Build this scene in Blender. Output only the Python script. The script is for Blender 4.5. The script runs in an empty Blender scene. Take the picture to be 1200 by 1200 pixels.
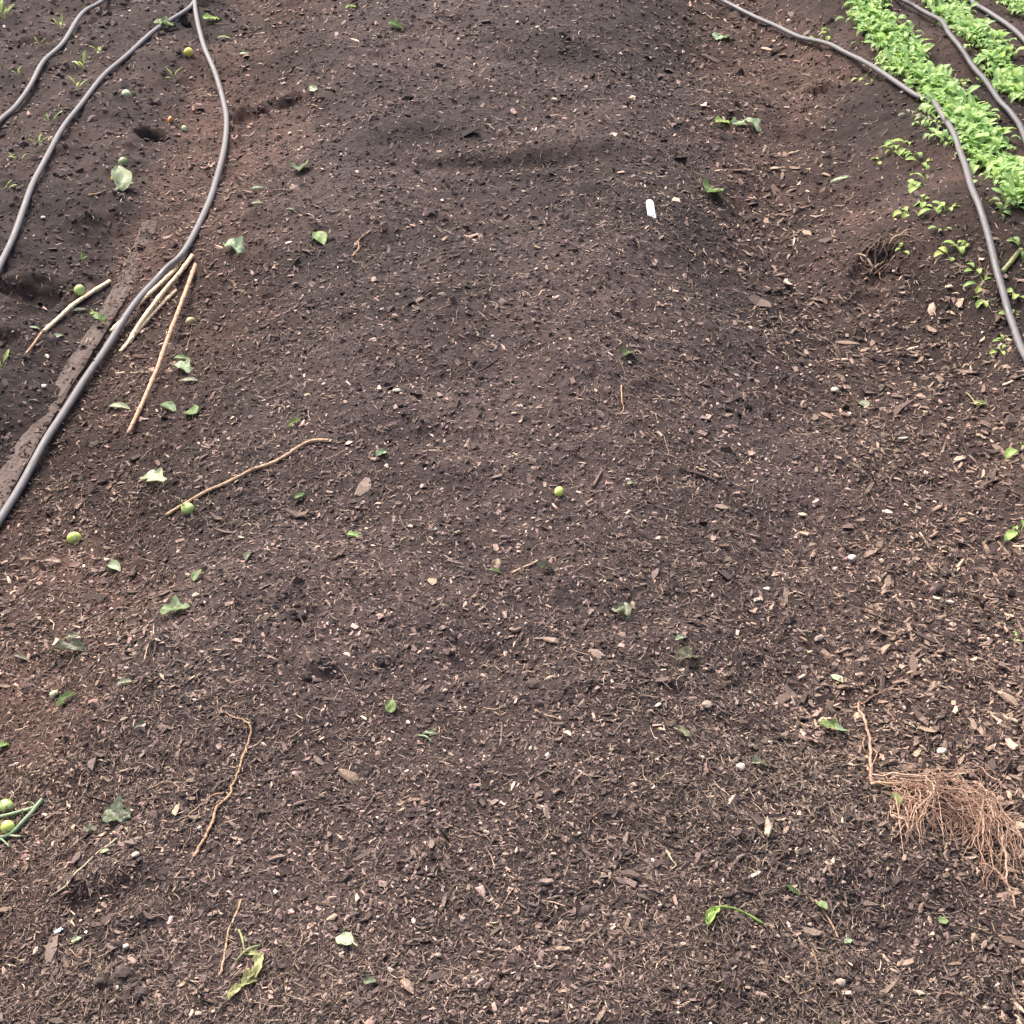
import bpy, math, random
import numpy as np
from mathutils import Vector, Matrix

rng = np.random.default_rng(7)
random.seed(7)
S = bpy.context.scene
COL = S.collection

# ------------------------------------------------------------------ camera
CAM_H = 1.47
PITCH = math.atan(1200.0 / 1700.0)
cd = bpy.data.cameras.new('camera')
cd.sensor_width = 36.0
cd.lens = 36.0 * 1700.0 / 1200.0
cd.clip_start = 0.05
cd.clip_end = 400.0
cam = bpy.data.objects.new('camera', cd)
cam.location = (0, 0, CAM_H)
cam.rotation_euler = (math.pi / 2 - PITCH, 0, 0)
COL.objects.link(cam)
S.camera = cam
S.render.resolution_x = 1024
S.render.resolution_y = 1024

# ------------------------------------------------------------------ light
SUN_EL, SUN_AZ = math.radians(54), math.radians(-35)   # azimuth from +Y, towards -X
w = bpy.data.worlds.new('World')
S.world = w
w.use_nodes = True
wn = w.node_tree
wn.nodes.clear()
sky = wn.nodes.new('ShaderNodeTexSky')
sky.sky_type = 'NISHITA'
sky.sun_disc = False
sky.sun_elevation = SUN_EL
sky.sun_rotation = SUN_AZ
sky.air_density = 0.7
sky.dust_density = 8.0
sky.ozone_density = 0.6
bg = wn.nodes.new('ShaderNodeBackground')
bg.inputs['Strength'].default_value = 0.12
wo = wn.nodes.new('ShaderNodeOutputWorld')
wn.links.new(sky.outputs[0], bg.inputs[0])
wn.links.new(bg.outputs[0], wo.inputs[0])
sd = bpy.data.lights.new('sun', 'SUN')
sd.energy = 1.2
sd.angle = math.radians(34)
sd.color = (1.0, 0.965, 0.925)
sun = bpy.data.objects.new('sun', sd)
tosun = Vector((math.cos(SUN_EL) * math.sin(SUN_AZ), math.cos(SUN_EL) * math.cos(SUN_AZ), math.sin(SUN_EL)))
sun.rotation_euler = tosun.to_track_quat('Z', 'Y').to_euler()
sun.location = (0, 0, 20)
COL.objects.link(sun)
S.view_settings.view_transform = 'Standard'
S.view_settings.look = 'None'
S.view_settings.gamma = 1.0
S.view_settings.exposure = 1.70
S.view_settings.use_curve_mapping = False

# ------------------------------------------------------------------ helpers
def tag(o, label, cat, group=None, kind=None):
    if label: o['label'] = label
    if cat: o['category'] = cat
    if group: o['group'] = group
    if kind: o['kind'] = kind
    return o

def link(o, parent=None):
    COL.objects.link(o)
    if parent is not None: o.parent = parent
    return o

def obj(name, me, mat=None, parent=None):
    o = bpy.data.objects.new(name, me)
    if mat is not None and len(me.materials) == 0: me.materials.append(mat)
    return link(o, parent)

def empty(name, loc=(0, 0, 0)):
    o = bpy.data.objects.new(name, None)
    o.empty_display_size = 0.02
    o.location = loc
    return link(o)

def np_mesh(name, v, f, smooth=False, col=None, uv=None):
    """v (n,3), f (m,k) -> mesh"""
    me = bpy.data.meshes.new(name)
    v = np.asarray(v, dtype=np.float32); f = np.asarray(f, dtype=np.int32)
    m, k = f.shape
    me.vertices.add(len(v)); me.vertices.foreach_set('co', v.ravel())
    me.loops.add(m * k); me.loops.foreach_set('vertex_index', f.ravel())
    me.polygons.add(m)
    me.polygons.foreach_set('loop_start', np.arange(0, m * k, k, dtype=np.int32))
    me.polygons.foreach_set('loop_total', np.full(m, k, dtype=np.int32))
    me.polygons.foreach_set('use_smooth', np.full(m, smooth, dtype=bool))
    if col is not None:
        a = me.color_attributes.new('Col', 'FLOAT_COLOR', 'POINT')
        c = np.ones((len(v), 4), dtype=np.float32); c[:, :3] = col
        a.data.foreach_set('color', c.ravel())
    if uv is not None:
        l = me.uv_layers.new(name='UVMap')
        l.data.foreach_set('uv', np.asarray(uv, dtype=np.float32)[f.ravel()].ravel())
    me.update(calc_edges=True)
    return me

_tab = np.random.default_rng(11).random((512, 512)).astype(np.float64)
def vnoise(x, y, cell, seed=0):
    x = np.asarray(x) / cell + seed * 37.13; y = np.asarray(y) / cell + seed * 91.7
    ix = np.floor(x).astype(int); iy = np.floor(y).astype(int)
    fx = x - ix; fy = y - iy
    fx = fx * fx * fx * (fx * (fx * 6 - 15) + 10); fy = fy * fy * fy * (fy * (fy * 6 - 15) + 10)
    a = _tab[ix % 512, iy % 512]; b = _tab[(ix + 1) % 512, iy % 512]
    c = _tab[ix % 512, (iy + 1) % 512]; d = _tab[(ix + 1) % 512, (iy + 1) % 512]
    return (a + (b - a) * fx) * (1 - fy) + (c + (d - c) * fx) * fy - 0.5

def sstep(a, b, x):
    t = np.clip((np.asarray(x) - a) / (b - a), 0, 1)
    return t * t * (3 - 2 * t)

# ------------------------------------------------------------------ terrain
def wob(x, y): return vnoise(x, y, 0.55, 3) * 0.22 + vnoise(x, y, 0.16, 4) * 0.06
def zone_right_furrow(x, y):
    q = x + wob(x, y)
    return sstep(0.36, 0.66, q) * (1 - sstep(0.90, 1.08, q))
def zone_left_furrow(x, y):
    q = x + wob(x, y)
    return sstep(-1.04, -0.90, q) * (1 - sstep(-0.72, -0.48, q))
def zone_right_bed(x, y): return sstep(0.92, 1.12, x + wob(x, y))
def zone_left_bed(x, y): return 1 - sstep(-1.02, -0.90, x + wob(x, y))

def tone(x, y):
    """dry (pale) and damp (dark) areas of the soil"""
    q = 1 + .95 * vnoise(x, y * .8, .42, 51) + .55 * vnoise(x, y, .13, 52) + .25 * vnoise(x, y, .045, 53)
    q = q + .16 * sstep(-.75, -.3, x) * (1 - sstep(.1, .4, x)) - .10 * zone_left_bed(x, y) - .26 * zone_right_bed(x, y)
    return np.clip(q, .58, 1.6)
TINT = np.array([1.025, .965, .995])

def macro(x, y):
    x = np.asarray(x, float); y = np.asarray(y, float)
    q = x + wob(x, y) * 0.7
    h = 0.095 * sstep(-0.92, -0.30, q) * (1 - sstep(0.16, 0.74, q))
    h = h + 0.12 * sstep(0.84, 1.16, q)
    h = h + 0.035 * (1 - sstep(-1.12, -0.90, q))
    h = h + 0.070 * vnoise(x, y, 0.62, 1) + 0.034 * vnoise(x, y, 0.23, 2)
    return h

def ray(px, py):
    f = np.array([0, math.cos(PITCH), -math.sin(PITCH)]); u = np.array([0, math.sin(PITCH), math.cos(PITCH)])
    return f * 1700.0 + np.array([1.0, 0, 0]) * (px - 600.0) - u * (py - 600.0)

def _hit(px, py, hf, dz):
    d = ray(px, py); h = 0.02
    for _ in range(14):
        t = (h + dz - CAM_H) / d[2]
        x, y = d[0] * t, d[1] * t
        h = 0.5 * h + 0.5 * float(hf(x, y))
    return np.array([x, y, h + dz])

GX0, GX1, GY0, GY1, GC = -2.7, 2.7, 0.55, 6.6, 0.005
gx = np.arange(GX0, GX1, GC); gy = np.arange(GY0, GY1, GC)
XX, YY = np.meshgrid(gx, gy)              # rows are y
HM = macro(XX, YY)
rough = 0.72 + 0.55 * zone_right_furrow(XX, YY) + 0.35 * zone_left_bed(XX, YY)
HM += rough * (0.011 * vnoise(XX, YY, 0.085, 5) + 0.007 * vnoise(XX, YY, 0.034, 6) + 0.0045 * vnoise(XX, YY, 0.014, 7))
# rake marks that run across the middle bed
mid = sstep(-0.6, -0.35, XX) * (1 - sstep(0.2, 0.5, XX))
HM += mid * 0.006 * vnoise(XX + 0.35 * YY, YY * 3.2 - 0.5 * XX, 0.16, 9)
def splat(x, y, rx, ry, amp, rim=0.0):
    i0, i1 = int((x - 3 * rx - GX0) / GC), int((x + 3 * rx - GX0) / GC) + 2
    j0, j1 = int((y - 3 * ry - GY0) / GC), int((y + 3 * ry - GY0) / GC) + 2
    i0, j0 = max(i0, 0), max(j0, 0)
    sx = XX[j0:j1, i0:i1]; sy = YY[j0:j1, i0:i1]
    if sx.size == 0: return
    r = np.hypot((sx - x) / rx, (sy - y) / ry) + 0.5 * vnoise(sx, sy, 0.02, 13)
    HM[j0:j1, i0:i1] += amp * np.exp(-r ** 4 * 0.7) + rim * np.exp(-((r - 1.5) / 0.4) ** 2)
# clods
N = 5200
cx = rng.uniform(-2.4, 2.4, N); cy = rng.uniform(0.8, 6.2, N)
keep = rng.random(N) < 0.35 + 0.5 * zone_left_bed(cx, cy) + 0.2 * zone_right_bed(cx, cy)
for x, y in zip(cx[keep], cy[keep]):
    r = 0.006 + 0.016 * rng.random() ** 2.5
    splat(x, y, r, r * rng.uniform(0.7, 1.3), r * rng.uniform(0.25, 0.6))
# hollows and holes seen in the photograph: px, py, radius x, radius y, depth
for px, py, rx, ry, a, rim in [
        (177, 157, .032, .036, -.10, .004), (40, 344, .055, .05, -.038, .010), (292, 136, .045, .045, -.030, .008),
        (345, 120, .04, .035, -.030, .006), (320, 126, .045, .035, -.024, .004), (4, 402, .05, .04, -.02, .008),
        (362, 726, .020, .022, -.014, .004), (965, 108, .04, .05, -.035, .012), (1025, 318, .05, .05, -.025, .006),
        (40, 48, .06, .05, -.03, .008), (560, 300, .02, .02, -.012, .0), (905, 490, .012, .014, -.012, .003),
        (575, 770, .05, .05, -.005, .0), (700, 440, .02, .02, -.012, .0),
        (150, 1150, .03, .03, .012, .0), (135, 1050, .05, .03, -.014, .004), 
        (600, 180, .25, .05, .014, .0), (560, 195, .25, .04, -.016, .0), (630, 395, .03, .08, -.008, .0)]:
    p = _hit(px, py, macro, 0)
    splat(p[0], p[1], rx, ry, a, rim)

def hs(x, y):
    x = np.asarray(x, float); y = np.asarray(y, float)
    u = np.clip((x - GX0) / GC, 0, len(gx) - 1.001); v = np.clip((y - GY0) / GC, 0, len(gy) - 1.001)
    i = u.astype(int); j = v.astype(int); fu = u - i; fv = v - j
    return (HM[j, i] * (1 - fu) + HM[j, i + 1] * fu) * (1 - fv) + (HM[j + 1, i] * (1 - fu) + HM[j + 1, i + 1] * fu) * fv
def at(px, py, dz=0.0): return _hit(px, py, hs, dz)
def slope_normal(x, y, e=0.012):
    n = np.stack([hs(x - e, y) - hs(x + e, y), hs(x, y - e) - hs(x, y + e), np.full(np.shape(x), 2 * e)], -1)
    return n / np.linalg.norm(n, axis=-1, keepdims=True)

# ------------------------------------------------------------------ materials
def new_mat(name):
    m = bpy.data.materials.new(name); m.use_nodes = True
    nt = m.node_tree; b = nt.nodes['Principled BSDF']
    return m, nt, b
def node(nt, t, **kw):
    n = nt.nodes.new(t)
    for k, v in kw.items(): setattr(n, k, v)
    return n
def ramp(nt, stops):
    r = node(nt, 'ShaderNodeValToRGB')
    e = r.color_ramp.elements
    while len(e) < len(stops): e.new(0.5)
    for el, (p, c) in zip(e, stops):
        el.position = p; el.color = (*c, 1)
    return r
def noise(nt, scale, detail=4, rough=.6, vec=None):
    n = node(nt, 'ShaderNodeTexNoise'); n.inputs['Scale'].default_value = scale
    n.inputs['Detail'].default_value = detail; n.inputs['Roughness'].default_value = rough
    if vec is not None: nt.links.new(vec, n.inputs['Vector'])
    return n
def bump(nt, b, src, dist, strength=1.0):
    n = node(nt, 'ShaderNodeBump'); n.inputs['Distance'].default_value = dist; n.inputs['Strength'].default_value = strength
    nt.links.new(src, n.inputs['Height']); nt.links.new(n.outputs[0], b.inputs['Normal'])
    return n

def soil_material():
    m, nt, b = new_mat('soil')
    geo = node(nt, 'ShaderNodeNewGeometry').outputs['Position']
    at_ = node(nt, 'ShaderNodeAttribute', attribute_name='Col')
    n1 = noise(nt, 60, 6, .65, geo); n2 = noise(nt, 9, 4, .6, geo); n3 = noise(nt, 420, 3, .7, geo)
    r1 = ramp(nt, [(.30, (.55, .55, .55)), (.72, (1.5, 1.47, 1.42))]); nt.links.new(n1.outputs[0], r1.inputs[0])
    r2 = ramp(nt, [(.32, (.78, .79, .80)), (.7, (1.22, 1.18, 1.16))]); nt.links.new(n2.outputs[0], r2.inputs[0])
    r3 = ramp(nt, [(.35, (.6, .6, .6)), (.66, (1.0, 1.0, 1.0)), (.78, (2.0, 1.9, 1.8))]); nt.links.new(n3.outputs[0], r3.inputs[0])
    prev = at_.outputs['Color']
    for r in (r1, r2, r3):
        mx = node(nt, 'ShaderNodeMix', data_type='RGBA', blend_type='MULTIPLY'); mx.inputs[0].default_value = 1
        nt.links.new(prev, mx.inputs[6]); nt.links.new(r.outputs[0], mx.inputs[7]); prev = mx.outputs[2]
    nt.links.new(prev, b.inputs['Base Color'])
    b.inputs['Roughness'].default_value = .92
    b.inputs['Specular IOR Level'].default_value = .25
    ad = node(nt, 'ShaderNodeMath', operation='ADD'); nt.links.new(n1.outputs[0], ad.inputs[0])
    ml = node(nt, 'ShaderNodeMath', operation='MULTIPLY'); ml.inputs[1].default_value = .45
    nt.links.new(n3.outputs[0], ml.inputs[0]); nt.links.new(ml.outputs[0], ad.inputs[1])
    bump(nt, b, ad.outputs[0], .008, .9)
    return m
MSOIL = soil_material()

def debris_material(name, rough=.85, scale=500):
    m, nt, b = new_mat(name)
    geo = node(nt, 'ShaderNodeNewGeometry').outputs['Position']
    a = node(nt, 'ShaderNodeAttribute', attribute_name='Col')
    n = noise(nt, scale, 3, .6, geo)
    r = ramp(nt, [(.3, (.6, .6, .6)), (.7, (1.35, 1.33, 1.3))]); nt.links.new(n.outputs[0], r.inputs[0])
    mx = node(nt, 'ShaderNodeMix', data_type='RGBA', blend_type='MULTIPLY'); mx.inputs[0].default_value = 1
    nt.links.new(a.outputs['Color'], mx.inputs[6]); nt.links.new(r.outputs[0], mx.inputs[7])
    nt.links.new(mx.outputs[2], b.inputs['Base Color'])
    b.inputs['Roughness'].default_value = rough; b.inputs['Specular IOR Level'].default_value = .3
    bump(nt, b, n.outputs[0], .0015, .7)
    return m
MDEB = debris_material('soil_debris')

def wood_material(name, stops, rough=.8, streak=60, bumpd=.001):
    """per-object colour from a ramp, grain along local x"""
    m, nt, b = new_mat(name)
    oi = node(nt, 'ShaderNodeObjectInfo'); tc = node(nt, 'ShaderNodeTexCoord')
    r = ramp(nt, stops); nt.links.new(oi.outputs['Random'], r.inputs[0])
    mp = node(nt, 'ShaderNodeMapping'); mp.inputs['Scale'].default_value = (streak * 1.2, streak * 8, streak * 8)
    nt.links.new(tc.outputs['Object'], mp.inputs[0])
    n = noise(nt, 1, 4, .65, mp.outputs[0])
    geo = node(nt, 'ShaderNodeNewGeometry').outputs['Position']
    n2 = noise(nt, 130, 3, .6, geo)
    q = ramp(nt, [(.28, (.55, .52, .5)), (.7, (1.25, 1.25, 1.25))]); nt.links.new(n.outputs[0], q.inputs[0])
    q2 = ramp(nt, [(.34, (.5, .47, .45)), (.55, (1, 1, 1))]); nt.links.new(n2.outputs[0], q2.inputs[0])
    prev = r.outputs[0]
    for k in (q, q2):
        mx = node(nt, 'ShaderNodeMix', data_type='RGBA', blend_type='MULTIPLY'); mx.inputs[0].default_value = 1
        nt.links.new(prev, mx.inputs[6]); nt.links.new(k.outputs[0], mx.inputs[7]); prev = mx.outputs[2]
    nt.links.new(prev, b.inputs['Base Color'])
    b.inputs['Roughness'].default_value = rough; b.inputs['Specular IOR Level'].default_value = .3
    bump(nt, b, n.outputs[0], bumpd, .6)
    return m
MCHIP = wood_material('wood_chip', [(0, (.12, .082, .062)), (.4, (.19, .135, .10)), (.8, (.30, .22, .16)), (1, (.46, .36, .26))])
MBARK = wood_material('bark', [(0, (.05, .035, .028)), (.6, (.10, .068, .052)), (1, (.17, .12, .09))])
MSTRAW = wood_material('straw', [(0, (.17, .115, .075)), (.5, (.30, .21, .14)), (1, (.50, .39, .26))])
MCANE = wood_material('dry_cane', [(0, (.74, .58, .36)), (1, (.80, .66, .44))], .55, 30)
MCANE2 = wood_material('brown_cane', [(0, (.40, .25, .16)), (1, (.44, .28, .18))], .6, 30)
MROOT = wood_material('root', [(0, (.36, .23, .14)), (1, (.48, .33, .21))], .8, 60)
MROOT2 = wood_material('clump_root', [(0, (.30, .18, .125)), (.6, (.43, .275, .195)), (1, (.56, .40, .30))], .75, 60)
MPLANK = wood_material('weathered_plank', [(0, (.094, .071, .062)), (1, (.098, .074, .065))], .9, 7, .003)
MPALE = wood_material('pale_stem', [(0, (.42, .38, .25)), (1, (.50, .44, .30))], .7, 60)

def stone_material(name, stops, rough=.8):
    m, nt, b = new_mat(name)
    oi = node(nt, 'ShaderNodeObjectInfo'); r = ramp(nt, stops); nt.links.new(oi.outputs['Random'], r.inputs[0])
    geo = node(nt, 'ShaderNodeNewGeometry').outputs['Position']
    n = noise(nt, 160, 5, .6, geo)
    q = ramp(nt, [(.3, (.55, .52, .5)), (.62, (1.1, 1.1, 1.1))]); nt.links.new(n.outputs[0], q.inputs[0])
    mx = node(nt, 'ShaderNodeMix', data_type='RGBA', blend_type='MULTIPLY'); mx.inputs[0].default_value = 1
    nt.links.new(r.outputs[0], mx.inputs[6]); nt.links.new(q.outputs[0], mx.inputs[7])
    nt.links.new(mx.outputs[2], b.inputs['Base Color']); b.inputs['Roughness'].default_value = rough
    bump(nt, b, n.outputs[0], .002, .5)
    return m
MSTONE = stone_material('pebble', [(0, (.20, .16, .14)), (.5, (.34, .26, .21)), (1, (.55, .47, .40))])
MWHITE = stone_material('white_stone', [(0, (.40, .345, .29)), (1, (.52, .46, .39))])
MCLOD = stone_material('soil_clod', [(0, (.050, .036, .031)), (1, (.075, .054, .046))], .95)

def hose_material(name, base):
    m, nt, b = new_mat(name)
    geo = node(nt, 'ShaderNodeNewGeometry').outputs['Position']
    n = noise(nt, 45, 5, .7, geo); n2 = noise(nt, 260, 3, .6, geo)
    q = ramp(nt, [(.36, tuple(c * .72 for c in base)), (.52, base), (.66, (.12, .10, .09)), (.76, (.075, .056, .048))]); nt.links.new(n.outputs[0], q.inputs[0])
    nt.links.new(q.outputs[0], b.inputs['Base Color'])
    rr = ramp(nt, [(.3, (.42,) * 3), (.6, (.72,) * 3)]); nt.links.new(n.outputs[0], rr.inputs[0]); nt.links.new(rr.outputs[0], b.inputs['Roughness'])
    b.inputs['Specular IOR Level'].default_value = .6
    bump(nt, b, n2.outputs[0], .0006, .4)
    return m
MHOSE = hose_material('grey_hose', (.096, .092, .096))
MHOSE2 = hose_material('dark_hose', (.066, .064, .070))

def leaf_material(name, base, pale, trans=.35, spot=None, rough=.5):
    m, nt, b = new_mat(name)
    oi = node(nt, 'ShaderNodeObjectInfo')
    uv = node(nt, 'ShaderNodeUVMap'); sx = node(nt, 'ShaderNodeSeparateXYZ'); nt.links.new(uv.outputs[0], sx.inputs[0])
    def math_(op, a, bb=None):
        n = node(nt, 'ShaderNodeMath', operation=op)
        for i, v in enumerate((a, bb)):
            if v is None: continue
            if isinstance(v, (int, float)): n.inputs[i].default_value = v
            else: nt.links.new(v, n.inputs[i])
        return n.outputs[0]
    av = math_('ABSOLUTE', math_('SUBTRACT', sx.outputs[1], .5))
    rib = math_('LESS_THAN', av, .035)
    side = math_('LESS_THAN', math_('FRACT', math_('MULTIPLY', math_('SUBTRACT', sx.outputs[0], math_('MULTIPLY', av, .5)), 6.5)), .10)
    veins = math_('MINIMUM', math_('ADD', rib, math_('MULTIPLY', side, .5)), 1.0)
    geo = node(nt, 'ShaderNodeNewGeometry').outputs['Position']
    n = noise(nt, 90, 4, .6, geo)
    q = ramp(nt, [(.3, tuple(c * .72 for c in base)), (.7, tuple(c * 1.22 for c in base))]); nt.links.new(n.outputs[0], q.inputs[0])
    rv = ramp(nt, [(0, (.62, .72, .7)), (.35, (.95, .97, .95)), (.75, (1.1, 1.04, 1.1)), (1, (1.4, 1.18, 1.15))]); nt.links.new(oi.outputs['Random'], rv.inputs[0])
    mx0 = node(nt, 'ShaderNodeMix', data_type='RGBA', blend_type='MULTIPLY'); mx0.inputs[0].default_value = 1
    nt.links.new(q.outputs[0], mx0.inputs[6]); nt.links.new(rv.outputs[0], mx0.inputs[7])
    mx = node(nt, 'ShaderNodeMix', data_type='RGBA'); nt.links.new(math_('MULTIPLY', veins, .6), mx.inputs[0])
    nt.links.new(mx0.outputs[2], mx.inputs[6]); mx.inputs[7].default_value = (*pale, 1)
    prev = mx.outputs[2]
    if spot:
        n3 = noise(nt, 60, 4, .7, geo)
        k = ramp(nt, [(.52, (0, 0, 0)), (.62, (1, 1, 1))]); nt.links.new(n3.outputs[0], k.inputs[0])
        m2 = node(nt, 'ShaderNodeMix', data_type='RGBA'); nt.links.new(k.outputs[0], m2.inputs[0])
        nt.links.new(prev, m2.inputs[6]); m2.inputs[7].default_value = (*spot, 1); prev = m2.outputs[2]
    nt.links.new(prev, b.inputs['Base Color']); b.inputs['Roughness'].default_value = rough
    b.inputs['Specular IOR Level'].default_value = .45
    bump(nt, b, math_('ADD', n.outputs[0], math_('MULTIPLY', veins, -.5)), .002, .5)
    tr = node(nt, 'ShaderNodeBsdfTranslucent'); nt.links.new(prev, tr.inputs[0])
    ms = node(nt, 'ShaderNodeMixShader'); ms.inputs[0].default_value = trans
    nt.links.new(b.outputs[0], ms.inputs[1]); nt.links.new(tr.outputs[0], ms.inputs[2])
    nt.links.new(ms.outputs[0], nt.nodes['Material Output'].inputs[0])
    return m
LM = {
    'salad': leaf_material('salad_leaf', (.345, .52, .175), (.52, .66, .36), .45, (.27, .45, .12), .45),
    'dark': leaf_material('dark_leaf', (.075, .130, .038), (.17, .24, .10), .3, (.06, .08, .03)),
    'mid': leaf_material('green_leaf', (.17, .265, .075), (.31, .39, .18), .35, (.13, .18, .06)),
    'pale': leaf_material('pale_leaf', (.33, .42, .245), (.50, .56, .40), .3, (.24, .28, .17)),
    'grey': leaf_material('grey_green_leaf', (.21, .235, .145), (.33, .35, .25), .3, (.10, .09, .06)),
    'dull': leaf_material('wilted_leaf', (.13, .14, .085), (.36, .36, .27), .2, (.08, .06, .045)),
    'lime': leaf_material('lime_leaf', (.42, .44, .20), (.56, .57, .34), .4, (.32, .30, .15)),
    'crisp': leaf_material('crisp_leaf', (.16, .24, .09), (.32, .39, .21), .35, (.10, .14, .055)),
    'dry': leaf_material('dry_leaf', (.26, .18, .12), (.42, .33, .24), .2, (.12, .08, .06)),
    'weed': leaf_material('weed_leaf', (.32, .46, .12), (.46, .58, .26), .4),
}

def fruit_material(name, c1, c2, streak=None):
    m, nt, b = new_mat(name)
    tc = node(nt, 'ShaderNodeTexCoord')
    n = noise(nt, 55, 3, .5, tc.outputs['Object'])
    q = ramp(nt, [(.35, c1), (.65, c2)]); nt.links.new(n.outputs[0], q.inputs[0])
    prev = q.outputs[0]
    if streak:
        n2 = noise(nt, 140, 3, .6, tc.outputs['Object']); k = ramp(nt, [(.55, (0, 0, 0)), (.62, (1, 1, 1))]); nt.links.new(n2.outputs[0], k.inputs[0])
        mx = node(nt, 'ShaderNodeMix', data_type='RGBA'); nt.links.new(k.outputs[0], mx.inputs[0]); nt.links.new(prev, mx.inputs[6]); mx.inputs[7].default_value = (*streak, 1); prev = mx.outputs[2]
    nd = noise(nt, 75, 5, .7, tc.outputs['Object']); kd = ramp(nt, [(.56, (0, 0, 0)), (.64, (.75, .75, .75))]); nt.links.new(nd.outputs[0], kd.inputs[0])
    md = node(nt, 'ShaderNodeMix', data_type='RGBA'); nt.links.new(kd.outputs[0], md.inputs[0]); nt.links.new(prev, md.inputs[6]); md.inputs[7].default_value = (.16, .12, .075, 1); prev = md.outputs[2]
    nt.links.new(prev, b.inputs['Base Color']); b.inputs['Roughness'].default_value = .38
    b.inputs['Subsurface Weight'].default_value = .15; b.inputs['Subsurface Radius'].default_value = (.006, .006, .003); b.inputs['Subsurface Scale'].default_value = .5
    return m
FM = {
    'green': fruit_material('green_fruit', (.34, .46, .12), (.46, .58, .20)),
    'pale': fruit_material('pale_fruit', (.52, .60, .30), (.62, .68, .40)),
    'yellow': fruit_material('yellow_fruit', (.62, .50, .06), (.66, .58, .14)),
    'lime': fruit_material('lime_fruit', (.50, .60, .12), (.60, .68, .20)),
    'dull': fruit_material('dull_fruit', (.16, .22, .09), (.26, .33, .15)),
    'spotted': fruit_material('spotted_fruit', (.38, .50, .17), (.46, .58, .22), (.10, .17, .05)),
    'tan': fruit_material('tan_fruit', (.36, .30, .14), (.44, .38, .18)),
    'orange': fruit_material('orange_fruit', (.62, .24, .06), (.68, .34, .12)),
}
def flat_material(name, c, rough=.5):
    m, nt, b = new_mat(name)
    geo = node(nt, 'ShaderNodeNewGeometry').outputs['Position']
    n = noise(nt, 120, 3, .6, geo); q = ramp(nt, [(.32, tuple(x * .8 for x in c)), (.6, c)]); nt.links.new(n.outputs[0], q.inputs[0])
    nt.links.new(q.outputs[0], b.inputs['Base Color']); b.inputs['Roughness'].default_value = rough
    return m
MTAG = flat_material('white_plastic', (.86, .86, .88), .4)
MBLUE = flat_material('blue_plastic', (.35, .50, .68), .4)

# ------------------------------------------------------------------ ground sheet
NR, NC = 560, 540
yr = 0.86 * (5.9 / 0.86) ** np.linspace(0, 1, NR) 
# row spacing follows roughly constant footprint: blend geometric with a gentler law
t = np.linspace(0, 1, NR); yr = 1 / ((1 / 0.86) * (1 - t) + (1 / 6.2) * t)
yr = 0.55 * yr + 0.45 * (0.86 + (6.2 - 0.86) * t ** 1.25)
yr = np.concatenate([[-60, -20, -6, -1, 0.2, 0.6], yr, [6.6, 7.5, 10, 18, 40, 120]])
u = np.linspace(-1, 1, NC)
W = 0.42 * np.clip(yr, 0.86, 6.2) + 0.42
X = u[None, :] * W[:, None]
ext = np.array([0.3, 1.0, 4, 20, 120])
X = np.concatenate([-(W[:, None] + ext[::-1][None, :]), X, W[:, None] + ext[None, :]], 1)
Y = np.repeat(yr[:, None], X.shape[1], 1)
Z = hs(X, Y)
dark = np.array([.058, .0415, .0365]); brown = np.array([.092, .058, .046]); bed = np.array([.066, .050, .046]); chip = np.array([.078, .055, .045])
zl, zr_, zb, zlb = zone_left_furrow(X, Y), zone_right_furrow(X, Y), zone_right_bed(X, Y), zone_left_bed(X, Y)
far = sstep(2.2, 4.5, Y)
c = np.repeat(bed[None, None, :], X.shape[0], 0).repeat(X.shape[1], 1)
for z, cc in ((zl, brown * .95), (zr_ * (0.3 + 0.7 * far), brown), (zb, np.array([.070, .046, .038])), (zlb, dark)):
    c = c * (1 - z[..., None]) + cc * z[..., None]
c = c * .64 * tone(X, Y)[..., None] * TINT  # base darkened evenly, standing in for deeper shadow in gaps between loose bits
n_, m_ = X.shape
idx = np.arange(n_ * m_).reshape(n_, m_)
F = np.stack([idx[:-1, :-1], idx[:-1, 1:], idx[1:, 1:], idx[1:, :-1]], -1).reshape(-1, 4)
ground = obj('ground', np_mesh('ground', np.stack([X, Y, Z], -1).reshape(-1, 3), F, True, c.reshape(-1, 3)), MSOIL)
tag(ground, 'dark brown garden soil raked into low beds and furrows', 'soil', kind='structure')

# ------------------------------------------------------------------ plank pressed into the soil
PA, PB = at(177, 264), at(-24, 622)
PL_L = float(np.linalg.norm((PB - PA)[:2])); PL_A = math.atan2(PB[1] - PA[1], PB[0] - PA[0]); PL_O = (PA + PB) / 2
PL_W = .020
_pu = np.linspace(-PL_L / 2, PL_L / 2, 60)
_ph = np.array([hs(PL_O[0] + math.cos(PL_A) * q, PL_O[1] + math.sin(PL_A) * q) for q in _pu])
_pc = np.polyfit(_pu, _ph, 4)
def plank_top(q): return np.polyval(_pc, q) + .0058
def hs2(x, y):
    """soil or plank, whichever is on top: what loose pieces rest on"""
    h = hs(x, y); dx, dy = np.asarray(x) - PL_O[0], np.asarray(y) - PL_O[1]
    ca, sa = math.cos(PL_A), math.sin(PL_A); q = dx * ca + dy * sa; v = -dx * sa + dy * ca
    return np.where((np.abs(q) < PL_L / 2) & (np.abs(v) < PL_W), np.maximum(h, plank_top(np.clip(q, -PL_L / 2, PL_L / 2))), h)
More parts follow.
